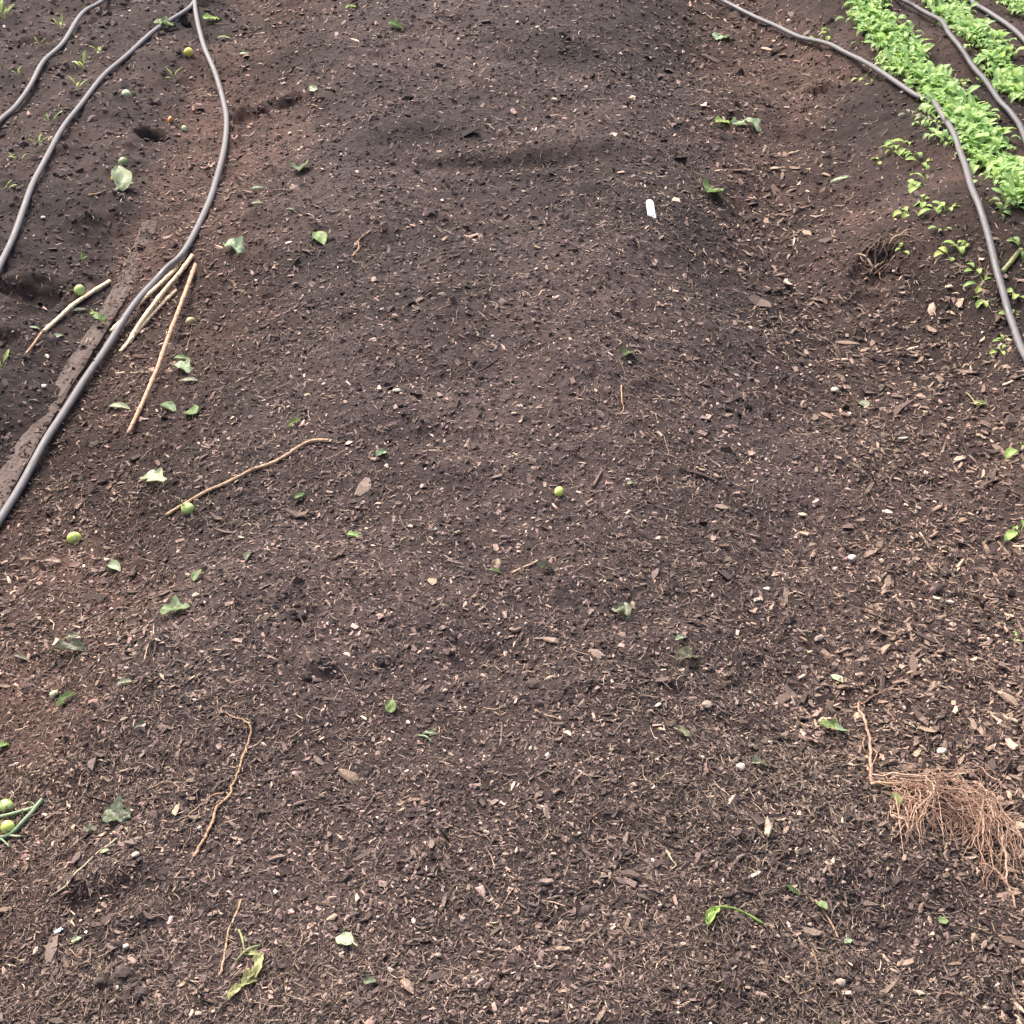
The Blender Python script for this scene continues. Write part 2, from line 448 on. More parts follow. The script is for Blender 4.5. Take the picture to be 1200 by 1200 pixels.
def plank():
    us = np.linspace(-PL_L / 2, PL_L / 2, 70); vs = np.linspace(-PL_W, PL_W, 8); n, m = 70, 8
    V, Fc = [], []
    for i, uu in enumerate(us):
        for j, vv in enumerate(vs):
            edge = j in (0, m - 1)
            e = .003 * float(vnoise(uu + (3 if j else 0), 1, .05, 40)) if edge else 0
            V.append((uu, vv + e, float(plank_top(uu)) - PL_O[2] + .0018 * float(vnoise(uu, vv * 6, .03, 41)) - (.002 if edge else 0)))
    top = len(V)
    V += [(x, y, z - .022) for x, y, z in V]
    for i in range(n - 1):
        for j in range(m - 1):
            k = i * m + j
            Fc.append((k, k + m, k + m + 1, k + 1)); Fc.append((top + k, top + k + 1, top + k + m + 1, top + k + m))
        Fc.append((i * m, top + i * m, top + i * m + m, i * m + m)); k = i * m + m - 1
        Fc.append((k, k + m, top + k + m, top + k))
    for j in range(m - 1):
        Fc.append((j, j + 1, top + j + 1, top + j)); k = (n - 1) * m + j; Fc.append((k, top + k, top + k + 1, k + 1))
    me = bpy.data.meshes.new('plank'); me.from_pydata(V, [], Fc); me.update()
    o = obj('plank', me, MPLANK); o.location = PL_O; o.rotation_euler = (0, 0, PL_A)
    tag(o, 'weathered grey brown plank half sunk in soil under the curving hose', 'plank')
plank()

# ------------------------------------------------------------------ loose stuff in the soil
def rot_mats(n, normal, tilt):
    """random heading in the tangent plane plus random tilt"""
    a = rng.uniform(0, 2 * np.pi, n)
    nz = normal + rng.normal(0, 1, (n, 3)) * np.asarray(tilt)[..., None] if np.ndim(tilt) else normal + rng.normal(0, tilt, (n, 3))
    nz /= np.linalg.norm(nz, axis=1, keepdims=True)
    ax = np.stack([np.cos(a), np.sin(a), np.zeros(n)], -1)
    ax -= nz * (ax * nz).sum(1, keepdims=True); ax /= np.linalg.norm(ax, axis=1, keepdims=True)
    ay = np.cross(nz, ax)
    return np.stack([ax, ay, nz], -1)      # columns

def scatter(name, tv, tf, P, R, sc, jit, colr, mat, smooth=False, bend=None):
    n = len(P); V = len(tv)
    v = np.repeat(tv[None], n, 0) * (1 + rng.uniform(-jit, jit, (n, V, 3)))
    v = v + rng.normal(0, jit * .12, (n, V, 3))
    v = v * sc[:, None, :]
    if bend is not None:
        L = sc[:, 0][:, None]
        tt = v[:, :, 0] / L
        v[:, :, 2] += -bend[:, 0][:, None] * L * tt ** 2
        v[:, :, 1] += bend[:, 1][:, None] * L * (tt ** 2) + bend[:, 2][:, None] * L * np.sin(tt * 5)
    v = np.einsum('nij,nvj->nvi', R, v) + P[:, None, :]
    f = (tf[None] + (np.arange(n) * V)[:, None, None]).reshape(-1, tf.shape[1])
    cl = np.repeat(colr[:, None, :], V, 1).reshape(-1, 3)
    return obj(name, np_mesh(name, v.reshape(-1, 3), f, smooth, cl), mat)

def sample(n, ylo=0.95, yhi=5.9, p=1.6):
    # more small pieces near the viewer, where they can be told apart
    q = rng.random(n)
    e = 1 - p
    y = (ylo ** e + q * (yhi ** e - ylo ** e)) ** (1 / e)
    x = rng.uniform(-1, 1, n) * (0.40 * y + 0.30)
    return x, y

# templates
bx = []
for tx, s in ((-.5, .55), (0, 1), (.5, .5)):
    for yy, zz in ((-.5, -.5), (.5, -.5), (.5, .5), (-.5, .5)): bx.append((tx, yy * s, zz))
bx = np.array(bx, float)
bf = []
for k in (0, 4):
    for i in range(4): bf.append((k + i, k + (i + 1) % 4, k + 4 + (i + 1) % 4, k + 4 + i))
bf += [(3, 2, 1, 0), (8, 9, 10, 11)]
bf = np.array(bf)
fv = []
for tx, s in ((-.5, .4), (-.17, 1), (.17, .9), (.5, .35)):
    for k in range(3): fv.append((tx, s * .5 * math.cos(k * 2.094), s * .5 * math.sin(k * 2.094)))
fv = np.array(fv); ff = []
for k in (0, 3, 6):
    for i in range(3): ff.append((k + i, k + (i + 1) % 3, k + 3 + (i + 1) % 3, k + 3 + i))
ff = np.array(ff)
ph = (1 + 5 ** .5) / 2
ico = np.array([(-1, ph, 0), (1, ph, 0), (-1, -ph, 0), (1, -ph, 0), (0, -1, ph), (0, 1, ph), (0, -1, -ph), (0, 1, -ph), (ph, 0, -1), (ph, 0, 1), (-ph, 0, -1), (-ph, 0, 1)]) / (2 * 1.9)
icf = np.array([(0, 11, 5), (0, 5, 1), (0, 1, 7), (0, 7, 10), (0, 10, 11), (1, 5, 9), (5, 11, 4), (11, 10, 2), (10, 7, 6), (7, 1, 8), (3, 9, 4), (3, 4, 2), (3, 2, 6), (3, 6, 8), (3, 8, 9), (4, 9, 5), (2, 4, 11), (6, 2, 10), (8, 6, 7), (9, 8, 1)])

def palette(n, cols, probs, var=.22, x=None, y=None):
    cols = np.array(cols); k = rng.choice(len(cols), n, p=np.array(probs) / sum(probs))
    c = cols[k] * rng.lognormal(0, var, n)[:, None]
    return c if x is None else c * TINT * (.35 + .65 * tone(x, y))[:, None]

SOILC = [(.034, .026, .023), (.062, .046, .040), (.105, .079, .069)]
def on_plank(x, y):
    dx, dy = x - PL_O[0], y - PL_O[1]; ca, sa = math.cos(PL_A), math.sin(PL_A)
    return (np.abs(dx * ca + dy * sa) < PL_L / 2) & (np.abs(-dx * sa + dy * ca) < PL_W * .92) & (vnoise(x, y, .09, 61) + .25 * vnoise(x, y, .02, 62) < .17)
_sample = sample
def sample(n, *a, **k):
    x, y = _sample(n, *a, **k); keep = ~on_plank(x, y) if n > 1 else np.ones(n, bool)
    keep |= rng.random(n) < .30
    return x[keep], y[keep]
def drift(x, y): return np.exp(-((x + .5 * wob(x, y) - .33) / .10) ** 2) * sstep(-.12, .12, vnoise(x, y, .2, 71) + .08)
def zones(x, y): return zone_right_furrow(x, y), zone_left_furrow(x, y), zone_left_bed(x, y), zone_right_bed(x, y)
def make_crumbs(n):
    x, y = sample(n); n = len(x)
    d = np.hypot(y, 1.4)
    lb = zone_left_bed(x, y)
    s = (0.0012 + 0.0012 * d) * rng.lognormal(0, .45, n) * (1 + .35 * lb)
    sc = np.stack([s * rng.uniform(.8, 1.5, n), s * rng.uniform(.7, 1.2, n), s * rng.uniform(.5, 1, n)], -1)
    P = np.stack([x, y, hs2(x, y) + sc[:, 2] * .15], -1)
    R = rot_mats(n, slope_normal(x, y), .5)
    c = palette(n, SOILC, (3, 3, 1.6), .25, x, y); fur = np.maximum(zone_left_furrow(x, y), zone_right_furrow(x, y) * .6)[:, None]
    c = c * (1 + fur * np.array([.12, .0, -.05]))
    o = scatter('soil_crumbs', ico, icf, P, R, sc, .28, c, MDEB, False)
    tag(o, 'loose dark crumbs of soil covering the raked beds', 'soil crumbs', kind='stuff')
make_crumbs(26000)

# small wedge shaped shreds of compost: a ridge with two sloping sides, its foot in the soil
rv = np.array([(-.5, -.5, -.3), (.5, -.4, -.3), (.5, .4, -.3), (-.5, .5, -.3), (-.42, 0, .5), (.40, 0, .45)])
rf_ = np.array([(0, 1, 5), (0, 5, 4), (2, 3, 4), (2, 4, 5), (1, 2, 5), (3, 0, 4)])
def make_shreds(n):
    x, y = sample(n, p=1.65); n = len(x)
    fr, fl, lb, rb = zones(x, y)
    k = rng.random(n) < 1 - .45 * lb - .66 * rb
    x, y, fr, fl = x[k], y[k], fr[k], fl[k]; n = len(x)
    d = np.hypot(y, 1.4)
    L = (0.0010 + 0.0017 * d) * rng.lognormal(0, .42, n)
    wd = L * rng.uniform(.28, .75, n); th = wd * rng.uniform(.35, .9, n)
    sc = np.stack([L, wd, th], -1)
    R = rot_mats(n, slope_normal(x, y), .42)
    P = np.stack([x, y, hs2(x, y) + th * .25 + .03 * L], -1)
    cols = [(.036, .027, .024), (.075, .056, .048), (.135, .102, .086), (.215, .160, .130), (.38, .29, .23)]
    c = palette(n, cols, (3.2, 3.4, 2.4, 1.1, .35), .27, x, y)
    c = c * (1 + np.maximum(fl, .6 * fr)[:, None] * np.array([.09, .0, -.04]))
    o = scatter('compost_shreds', rv, rf_, P, R, sc, .3, c, MDEB, False)
    tag(o, 'fine shreds of brown compost all over the beds', 'compost', kind='stuff')
make_shreds(135000)

def make_flakes(n):
    x, y = sample(n * 2, p=1.7)
    fr, fl, lb, rb = zones(x, y)
    near = 1 - sstep(1.2, 2.6, y)
    patch = vnoise(x, y, .16, 21) + .5
    pr = np.clip((.26 + .66 * fr + .34 * fl + .10 * near * sstep(-.4, .4, x) - .22 * lb - .22 * rb) * (.12 + 2.6 * patch ** 2 + .25 * fr) * (1 - .45 * np.exp(-((x + .02) / .28) ** 2)) + .38 * drift(x, y), .02, 1)
    k = rng.random(len(x)) < pr
    x, y, fr, fl = x[k], y[k], fr[k], fl[k]; n = len(x)
    d = np.hypot(y, 1.4)
    L = (0.0018 + 0.0017 * d) * rng.lognormal(0, .52, n) * (1 + .35 * fr)
    wd = L * rng.uniform(.16, .5, n); th = np.clip(wd * rng.uniform(.2, .55, n), .0005, .003)
    sc = np.stack([L, wd, th], -1)
    R = rot_mats(n, slope_normal(x, y), .38)
    P = np.stack([x, y, hs2(x, y) + .0008 + th * .5 + .05 * L], -1)
    cols = [(.075, .054, .046), (.120, .090, .076), (.175, .132, .108), (.26, .19, .145), (.46, .36, .27)]
    ca = palette(n, cols, (3.8, 4.4, 2.6, 1.0, .32)); cb = palette(n, [(.074, .052, .043), (.135, .095, .074), (.205, .146, .112), (.30, .215, .158), (.45, .345, .25)], (2.4, 3.2, 2.9, 1.7, .55))
    mixp = (rng.random(n) < np.clip(fr + .6 * fl, 0, 1))[:, None]
    c = np.where(mixp, cb, ca)
    bend = np.stack([rng.normal(0, .35, n), rng.normal(0, .25, n), rng.normal(0, .03, n)], -1)
    o = scatter('bark_flakes', bx, bf, P, R, sc, .3, c, MDEB, False, bend)
    tag(o, 'tiny brown flakes of bark mixed into the soil', 'bark flakes', kind='stuff')
make_flakes(36000)

def make_fibres(n):
    x, y = sample(n * 2, p=1.6)
    patch = vnoise(x, y, .22, 31) + .5
    pr = np.clip((.25 + 1.1 * patch ** 2) * (1 - .75 * zone_left_bed(x, y)) * (1 - .7 * zone_right_bed(x, y)) * (1 + 1.6 * drift(x, y)), .02, 1)
    k = rng.random(len(x)) < pr
    x, y = x[k], y[k]; n = len(x)
    d = np.hypot(y, 1.4)
    L = (0.0045 + 0.0042 * d) * rng.lognormal(0, .5, n)
    wd = (0.00025 + 0.00036 * d) * rng.lognormal(0, .3, n)
    sc = np.stack([L, wd, wd], -1)
    R = rot_mats(n, slope_normal(x, y), .22)
    P = np.stack([x, y, hs2(x, y) + .0018 + .04 * L], -1)
    c = palette(n, [(.10, .074, .063), (.17, .128, .105), (.26, .195, .15), (.42, .32, .235)], (3, 3.4, 2.2, .9))
    bend = np.stack([rng.normal(0, .45, n), rng.normal(0, .55, n), rng.normal(0, .10, n)], -1)
    o = scatter('root_fibres', fv, ff, P, R, sc, .2, c, MDEB, True, bend)
    tag(o, 'fine brown root fibres and straw bits strewn through the soil', 'root fibres', kind='stuff')
make_fibres(34000)

def make_specks(n):
    x, y = sample(n, p=1.5); n = len(x)
    d = np.hypot(y, 1.4)
    s = (0.0014 + 0.0009 * d) * rng.lognormal(0, .3, n)
    sc = np.stack([s * rng.uniform(1, 2.2, n), s, s * .7], -1)
    P = np.stack([x, y, hs2(x, y) + s * .35 + .0015], -1)
    c = palette(n, [(.40, .33, .26), (.30, .22, .165), (.56, .50, .43)], (2, 3, .4), .18)
    o = scatter('grit', ico, icf, P, rot_mats(n, slope_normal(x, y), .5), sc, .42, c, MDEB, False)
    tag(o, 'pale grit specks sprinkled over the dark soil', 'grit', kind='stuff')
make_specks(1800)

# ------------------------------------------------------------------ tubes
def catmull(P, n):
    P = [np.asarray(p, float) for p in P]
    P = [2 * P[0] - P[1]] + P + [2 * P[-1] - P[-2]]
    out = []
    for i in range(1, len(P) - 2):
        a, b_, c_, d_ = P[i - 1:i + 3]
        for k in range(n):
            t = k / n
            out.append(.5 * ((2 * b_) + (c_ - a) * t + (2 * a - 5 * b_ + 4 * c_ - d_) * t * t + (3 * b_ - a - 3 * c_ + d_) * t ** 3))
    out.append(P[-2])
    return np.array(out)

def tube_arrays(path, rad, sides=8, squash=1.0, lump=0.0):
    path = np.asarray(path); n = len(path)
    T = np.gradient(path, axis=0); T /= np.linalg.norm(T, axis=1, keepdims=True) + 1e-12
    up = np.array([0, 0, 1.0])
    Sd = np.cross(T, up); ln = np.linalg.norm(Sd, axis=1, keepdims=True)
    Sd = np.where(ln < 1e-3, np.array([1.0, 0, 0]), Sd / np.maximum(ln, 1e-6)); U = np.cross(Sd, T)
    r = np.broadcast_to(np.asarray(rad, float), (n,)).copy()
    a = np.arange(sides) * 2 * np.pi / sides
    rr = r[:, None] * (1 + (rng.normal(0, lump, (n, sides)) if lump else 0))
    v = path[:, None, :] + rr[..., None] * (np.cos(a)[None, :, None] * Sd[:, None, :] + squash * np.sin(a)[None, :, None] * U[:, None, :])
    v = np.concatenate([v.reshape(-1, 3), path[:1], path[-1:]])
    f = []
    for i in range(n - 1):
        for k in range(sides):
            k2 = (k + 1) % sides
            f.append((i * sides + k, i * sides + k2, (i + 1) * sides + k2, (i + 1) * sides + k))
    for k in range(sides):
        k2 = (k + 1) % sides
        f.append((n * sides, k2, k, k)); f.append((n * sides + 1, (n - 1) * sides + k, (n - 1) * sides + k2, (n - 1) * sides + k2))
    return v, f
def tube_mesh(name, path, rad, sides=8, squash=1.0, lump=0.0, smooth=True, origin=None):
    v, f = tube_arrays(path, rad, sides, squash, lump)
    if origin is not None: v = v - np.asarray(origin)
    me = bpy.data.meshes.new(name)
    f = [tuple(dict.fromkeys(q)) for q in f]
    me.from_pydata(v.tolist(), [], f)
    me.polygons.foreach_set('use_smooth', [smooth] * len(f))
    me.update()
    return me
def px_path(pts, dz, n=6): return catmull([at(x, y, dz) for x, y in pts], n)
def lay(path, dz, sm=5):
    """rest a path on the soil: follow the smoothed surface"""
    h = hs(path[:, 0], path[:, 1])
    k = np.ones(sm) / sm; hp = np.pad(h, sm // 2, mode='edge'); h2 = np.convolve(hp, k, 'valid')[:len(h)]
    path = path.copy(); path[:, 2] = (h2 if sm > 9 else np.maximum(h2, h - dz * .5)) + dz
    return path

# ------------------------------------------------------------------ irrigation hoses
HR = 0.0079
def hose(pts, label, mat, lift=None):
    p = catmull([_hit(x, y, macro, HR * .8) for x, y in pts], 8)
    h = hs2(p[:, 0], p[:, 1]); hm = np.array([h[max(0, i - 5):i + 6].max() for i in range(len(h))])
    k = np.hanning(19); k /= k.sum(); p[:, 2] = np.convolve(np.pad(hm, 9, mode='edge'), k, 'valid') + HR * .52
    if lift is not None: p[:, 2] += lift(np.arange(len(p)) / 8.0)
    o0 = p[len(p) // 2].copy(); o0[2] -= HR
    me = tube_mesh('irrigation_hose', p, HR, 14, .86, .004, True, o0)
    o = obj('irrigation_hose', me, mat); o.location = o0
    tag(o, label, 'hose', 'grey irrigation hoses lying along the beds')
    return o, p
hose([(165, -40), (125, 0), (100, 25), (75, 50), (52, 74), (38, 98), (20, 125), (0, 144), (-30, 175)],
     'grey hose nearest the left edge, crossing the top left corner', MHOSE)
hose([(290, -45), (240, -3), (222, 11), (195, 31), (182, 41), (150, 65), (122, 92), (95, 122), (75, 155), (58, 185), (42, 215), (30, 245), (15, 285), (0, 320), (-20, 362)],
     'grey hose with a dark green leaf on it, second from the left edge', MHOSE)
_, H3 = hose([(224, -45), (228, 0), (231, 25), (239, 55), (254, 95), (263, 125), (266, 150), (262, 185), (254, 215), (243, 245), (217, 298), (192, 325), (170, 352), (140, 392), (110, 436), (75, 486), (50, 530), (22, 577), (-8, 622), (-40, 675)],
     'long curving grey hose lying over the pale sticks and plank', MHOSE,
     lambda s: .008 * np.exp(-((s - 12.3) / .9) ** 2) + .006 * np.exp(-((s - 1.25) / .4) ** 2) + .006 * np.exp(-((s - 15.5) / 2.0) ** 2))
hose([(790, -25), (835, 0), (865, 15), (900, 34), (930, 47), (955, 53), (978, 59), (1003, 73), (1035, 93), (1070, 113), (1090, 126), (1105, 141), (1115, 155), (1122, 176), (1128, 196), (1138, 222), (1147, 250), (1154, 275), (1160, 300), (1167, 330), (1175, 360), (1185, 388), (1196, 411), (1215, 445)],
     'grey hose along the outer edge of the right bed beside the salad row', MHOSE, lambda s: .006 + 0 * s)
hose([(1010, -30), (1050, 0), (1075, 14), (1100, 30), (1112, 42), (1125, 62), (1135, 78), (1150, 100), (1170, 120), (1185, 138), (1195, 155), (1206, 185), (1215, 220)],
     'dark grey hose between the two longest salad rows', MHOSE2, lambda s: .006 + 0 * s)
hose([(1100, -28), (1135, 0), (1160, 18), (1180, 33), (1200, 52), (1230, 90)],
     'grey hose in the top right corner between the last two salad rows', MHOSE, lambda s: .006 + 0 * s)

# ------------------------------------------------------------------ sticks, canes, roots
def rod(name, pts, r0, r1, mat, label, cat, dz=None, sides=7, lump=.06, n=6, lift=None, wig=0, group=None, parent=None, squash=1, straight=False):
    if straight:
        zc = float(np.mean([at(*q)[2] for q in (pts[0], pts[len(pts) // 2], pts[-1])]))
        p = catmull([_hit(x, y, lambda a, b: zc, r0) for x, y in pts], n)
    else: p = px_path(pts, r0, n)
    p = lay(p, (r0 + r1) * .5 if dz is None else dz, 5)
    if straight:
        q = np.linspace(0, 1, len(p)); h = hs2(p[:, 0], p[:, 1]); ln = np.polyval(np.polyfit(q, h, 1), q)
        p[:, 2] = ln + .6 * max(0, float((h - ln).max())) + (r0 + r1) * .45 + (dz or 0)
    else: p[:, 2] += .0016
    if lift is not None: p[:, 2] += lift(np.linspace(0, 1, len(p)))
    if wig: p += np.cumsum(rng.normal(0, wig, p.shape), 0) * np.array([1, 1, .3])
    r = np.linspace(r0, r1, len(p))
    if straight: r = r * (1 + .22 * (np.arange(len(p)) % 9 == 4) - .05 * (np.arange(len(p)) % 2))
    o0 = p[0].copy() if parent is None else np.zeros(3)
    o = obj(name, tube_mesh(name, p, r, sides, squash, lump, True, o0), mat, parent)
    o.location = o0
    if parent is None: tag(o, label, cat, group)
    return o
G = 'pale dry canes lying by the curving hose'
rod('cane', [(127, 322), (105, 339), (86, 355), (70, 373), (52, 393)], 0.0051, 0.0044, MCANE, 'bent pale cane beside the round green fruit, left of the plank', 'cane', group=G, straight=True, lump=.03)
rod('cane', [(50, 395), (40, 405), (30, 413)], 0.0027, 0.0032, MCANE2, 'short brown cane stub at the lower end of the bent pale cane', 'cane', group=G, straight=True, lump=.03)
rod('cane', [(228, 316), (212, 330), (190, 348), (165, 373), (149, 390)], 0.0051, 0.0046, MCANE, 'pale cane passing under the hose, topmost of the bundle', 'cane', group=G, dz=.004, straight=True, lump=.03)
rod('cane', [(210, 325), (190, 339), (168, 354), (145, 371), (129, 382)], 0.0041, 0.0046, MCANE, 'pale cane with its lower tip left of the hose, on the plank', 'cane', group=G, dz=.006, straight=True, lump=.03)
rod('cane', [(207, 345), (192, 357), (174, 373), (156, 391), (140, 407)], 0.0046, 0.0037, MCANE, 'pale split cane, lowest of the bundle right of the hose', 'cane', group=G, straight=True, lump=.03)
rod('cane', [(222, 320), (205, 336), (184, 356), (163, 378), (150, 393)], 0.0037, 0.0037, MCANE, 'thin pale cane in the middle of the bundle', 'cane', group=G, dz=.002, straight=True, lump=.03)
rod('cane', [(231, 318), (225, 333), (217, 354), (209, 374), (200, 396), (192, 417), (185, 436), (176, 456), (166, 478), (150, 510)], 0.0056, 0.0044, MCANE2, 'long brown cane leaning away from the bundle to lower right', 'cane', group=G, straight=True, lump=.03)
rod('stick', [(195, 605), (212, 594), (232, 583), (250, 574), (268, 566), (285, 558), (300, 550), (318, 543), (335, 534), (350, 524), (365, 518), (383, 517)], .0032, .0036, MROOT, 'crooked light brown stick touching a green fruit', 'stick', lump=.12, wig=.0004)
r = empty('root'); tag(r, 'wavy tan root with thin curled top on the lower left soil', 'root')
rod('root_shaft', [(292, 848), (295, 860), (291, 880), (284, 896), (275, 912), (270, 928), (262, 940), (256, 956), (248, 970), (240, 988), (232, 1003)], .0015, .0019, MROOT, None, None, lump=.12, wig=.0009, parent=r)
rod('root_tail', [(292, 848), (283, 842), (270, 838), (258, 832), (262, 826), (275, 828), (288, 822)], .0012, .0005, MROOT, None, None, wig=.0006, parent=r)
rod('side_root', [(266, 930), (250, 932), (240, 938), (228, 946), (215, 957)], .001, .0006, MROOT, None, None, wig=.0005, parent=r)
rod('root', [(283, 1055), (278, 1072), (272, 1090), (268, 1106), (265, 1120), (263, 1133), (259, 1146)], .0011, .0014, MROOT, 'thin straight tan root beside the wilted yellow green leaf', 'root', lump=.15, wig=.0004)
r = empty('dry_stem'); tag(r, 'straight pale stem with a side twig near crumpled grey leaf', 'stem')
rod('stalk', [(60, 1052), (78, 1040), (92, 1023), (103, 1012), (115, 1000), (126, 992), (137, 984)], .0010, .0014, MPALE, None, None, wig=.0002, parent=r)
rod('side_twig', [(78, 1040), (84, 1028), (95, 1018)], .0008, .0006, MPALE, None, None, parent=r)
rod('root', [(175, 925), (188, 919), (202, 918), (210, 924), (207, 932)], .0009, .0006, MROOT, 'hair thin arched root left of the wavy tan root', 'root', wig=.0004)
rod('twig', [(413, 301), (420, 292), (419, 285), (425, 277), (432, 273)], .0022, .001, MROOT, 'small kinked tan twig on the upper middle soil', 'twig', wig=.0005)
rod('root', [(728, 452), (727, 470), (729, 480), (724, 486)], .0016, .0008, MROOT, 'short upright tan root fibre near the middle', 'root', wig=.0008)
rod('twig', [(1008, 322), (1030, 321), (1052, 317), (1062, 315)], .0026, .0016, MBARK, 'dark twig on the tangled root stump at the right bed foot', 'twig', lump=.1)
rod('twig', [(955, 1055), (975, 1085), (982, 1100)], .0014, .001, MROOT, 'thin stalk below the blue green leaf at lower right', 'twig')
rod('twig', [(951, 1113), (957, 1125), (958, 1145), (952, 1160), (936, 1166)], .0009, .0007, MROOT, 'fine hooked root curling above the bottom edge, right side', 'twig', wig=.0003)
rod('twig', [(1015, 717), (1028, 722), (1040, 728)], .0018, .0013, MSTRAW, 'straight brown twig among the chips on the right', 'twig')
rod('twig', [(805, 552), (815, 555), (830, 560), (842, 565)], .004, .0024, MBARK, 'thick brown twig right of the small yellow fruit', 'twig', lump=.1)
rod('twig', [(695, 571), (700, 562), (705, 553)], .0028, .0024, MBARK, 'short dark twig just right of the small yellow fruit', 'twig')
rod('twig', [(781, 998), (787, 1008), (792, 1015), (787, 1019)], .0011, .0009, MPALE, 'sharply bent white straw on the lower middle soil', 'straw')
rod('twig', [(600, 672), (615, 665), (630, 658)], .0022, .0016, MSTRAW, 'pale splinter pointing at the folded dull leaf', 'twig')

# loose stump of roots at the foot of the right bed
r = empty('root_stump', at(1025, 312)); tag(r, 'tangled dark root stump at the foot of the right bed', 'root stump')
r0 = np.array(r.location)
for i in range(26):
    a = rng.uniform(0, 2 * math.pi); L = rng.uniform(.03, .075)
    base = r0 + np.array([rng.normal(0, .02), rng.normal(0, .02), 0]); 
    pts = [base + np.array([math.cos(a) * L * k / 4 + rng.normal(0, .004), math.sin(a) * L * .8 * k / 4 + rng.normal(0, .004), 0]) for k in range(5)]
    for k, p in enumerate(pts): p[2] = hs(p[0], p[1]) + .004 + .018 * math.sin(k / 4 * 3.0) * rng.uniform(.3, 1)
    obj('root', tube_mesh('root', catmull(pts, 3), np.linspace(.0032, .0012, 13) * rng.uniform(.6, 1.2), 5, 1, .1, True, r0), random.choice([MBARK, MSTRAW, MBARK]), r)

# big fibrous root clump
def root_clump():
    t_ = empty('root_clump', at(1022, 920)); o0 = np.array(t_.location)
    tag(t_, 'large clump of orange tan fibrous roots at lower right', 'root clump')
    def strand(pts, r0_, r1_, name, mat=MROOT2, sides=5, n=6, arch=.0, jit=.004):
        pts = [np.array(at(*p)) for p in pts]
        p = catmull(pts, n)
        s = np.linspace(0, 1, len(p))
        nz = np.stack([np.convolve(rng.normal(0, jit * 2.6, len(p) + 6), np.ones(7) / 7, 'valid') for _ in range(3)], -1)
        p = p + nz
        p[:, 2] = np.maximum(hs(p[:, 0], p[:, 1]) + .0015, hs(p[:, 0], p[:, 1]) + arch * np.sin(np.pi * np.clip(s * .9 + .12, 0, 1)) + .002 + np.abs(nz[:, 2]))
        return tube_mesh(name, p, np.linspace(r0_, r1_, len(p)), sides, 1, .1, True, o0)
    # dried stem that leads up from the crown
    for pts, ra, rb in (([(1052, 805), (1036, 815), (1020, 823), (1010, 828)], .0008, .0016), ([(1010, 828), (1009, 840), (1011, 852), (1015, 868), (1018, 885), (1020, 903), (1022, 922)], .0016, .0026), ([(1018, 880), (1026, 890), (1022, 905), (1020, 918)], .001, .001), ([(1014, 868), (1012, 880), (1019, 892)], .001, .0008)):
        obj('stem', strand(pts, ra, rb, 'stem', n=5, arch=.008, jit=.002), MROOT2, t_)
    obj('crown', strand([(1018, 922), (1032, 925), (1050, 926), (1068, 927)], .0030, .0020, 'crown', arch=.008, jit=.002, sides=7), MROOT, t_)
    N = 38
    for i in range(N):
        q = rng.random(); dx, dy = rng.normal(0, 14), rng.normal(0, 10)
        st = (rng.uniform(1018, 1120), rng.uniform(916, 936))
        if i % 9 == 0:                        # strands that drop early
            e = rng.uniform(1060, 1085); pts = [st, (e + 2, 935 + dy * .4), (e + 6, 955), (e + rng.normal(-3, 5), 978), (e + rng.normal(-6, 6), rng.uniform(985, 998))]
        elif i % 9 in (1, 2):                 # lower sweep
            pts = [st, (1085 + dx, 948 + dy), (1115 + dx, 962 + dy * .8), (1142 + dx, 972 + dy), (rng.uniform(1140, 1165), rng.uniform(972, 990))]
        else:
            ex = rng.uniform(1145, 1188); ey = rng.uniform(985, 1048)
            top = rng.uniform(922, 960); mx = 1105 + dx
            pts = [st, (mx, top + rng.normal(0, 4)), (mx + 32 + rng.normal(0, 5), top + 12 + rng.normal(0, 5)), (ex - 12 + rng.normal(0, 5), top + 38 + rng.normal(0, 6)), (ex + rng.normal(0, 4), (top + 50 + ey) / 2 + 8), (ex + rng.normal(0, 7), ey)]
        obj('root', strand(pts, rng.uniform(.0005, .0011), rng.uniform(.00025, .0005), 'root', arch=rng.uniform(.006, .045)), MROOT2, t_)
    for pts in ([(1140, 922), (1158, 940), (1175, 965), (1190, 980), (1196, 1000)], [(1150, 1020), (1165, 1032), (1175, 1045), (1183, 1055), (1190, 1067)], [(1172, 985), (1175, 1010), (1176, 1035), (1180, 1052)], [(1043, 962), (1055, 972), (1072, 988)]):
        obj('root', strand(pts, .0019, .0011, 'root', arch=.015, jit=.002), MROOT2, t_)
    # hair roots, too fine to count
    V, Fc, k = [], [], 0
    for i in range(130):
        x0, y0 = rng.uniform(1040, 1180), rng.uniform(922, 960); y0 += max(0, x0 - 1120) * .5
        pts = [(x0, y0), (x0 + rng.normal(8, 8), y0 + rng.normal(8, 8)), (x0 + rng.normal(14, 12), y0 + rng.normal(18, 10)), (x0 + rng.normal(16, 14), y0 + rng.normal(28, 14))]
        p = catmull([at(*q) for q in pts], 3); p[:, 2] += rng.uniform(.002, .03) * np.sin(np.linspace(.3, 3.0, len(p)))
        v, f = tube_arrays(p, np.linspace(.0007, .0003, len(p)), 3); V.append(v - o0); Fc += [tuple(dict.fromkeys(k + j for j in q)) for q in f]; k += len(v)
    me = bpy.data.meshes.new('fine_roots'); me.from_pydata(np.concatenate(V).tolist(), [], Fc); me.update()
    fr = obj('fine_roots', me, MROOT2, t_); fr['kind'] = 'stuff'
root_clump()

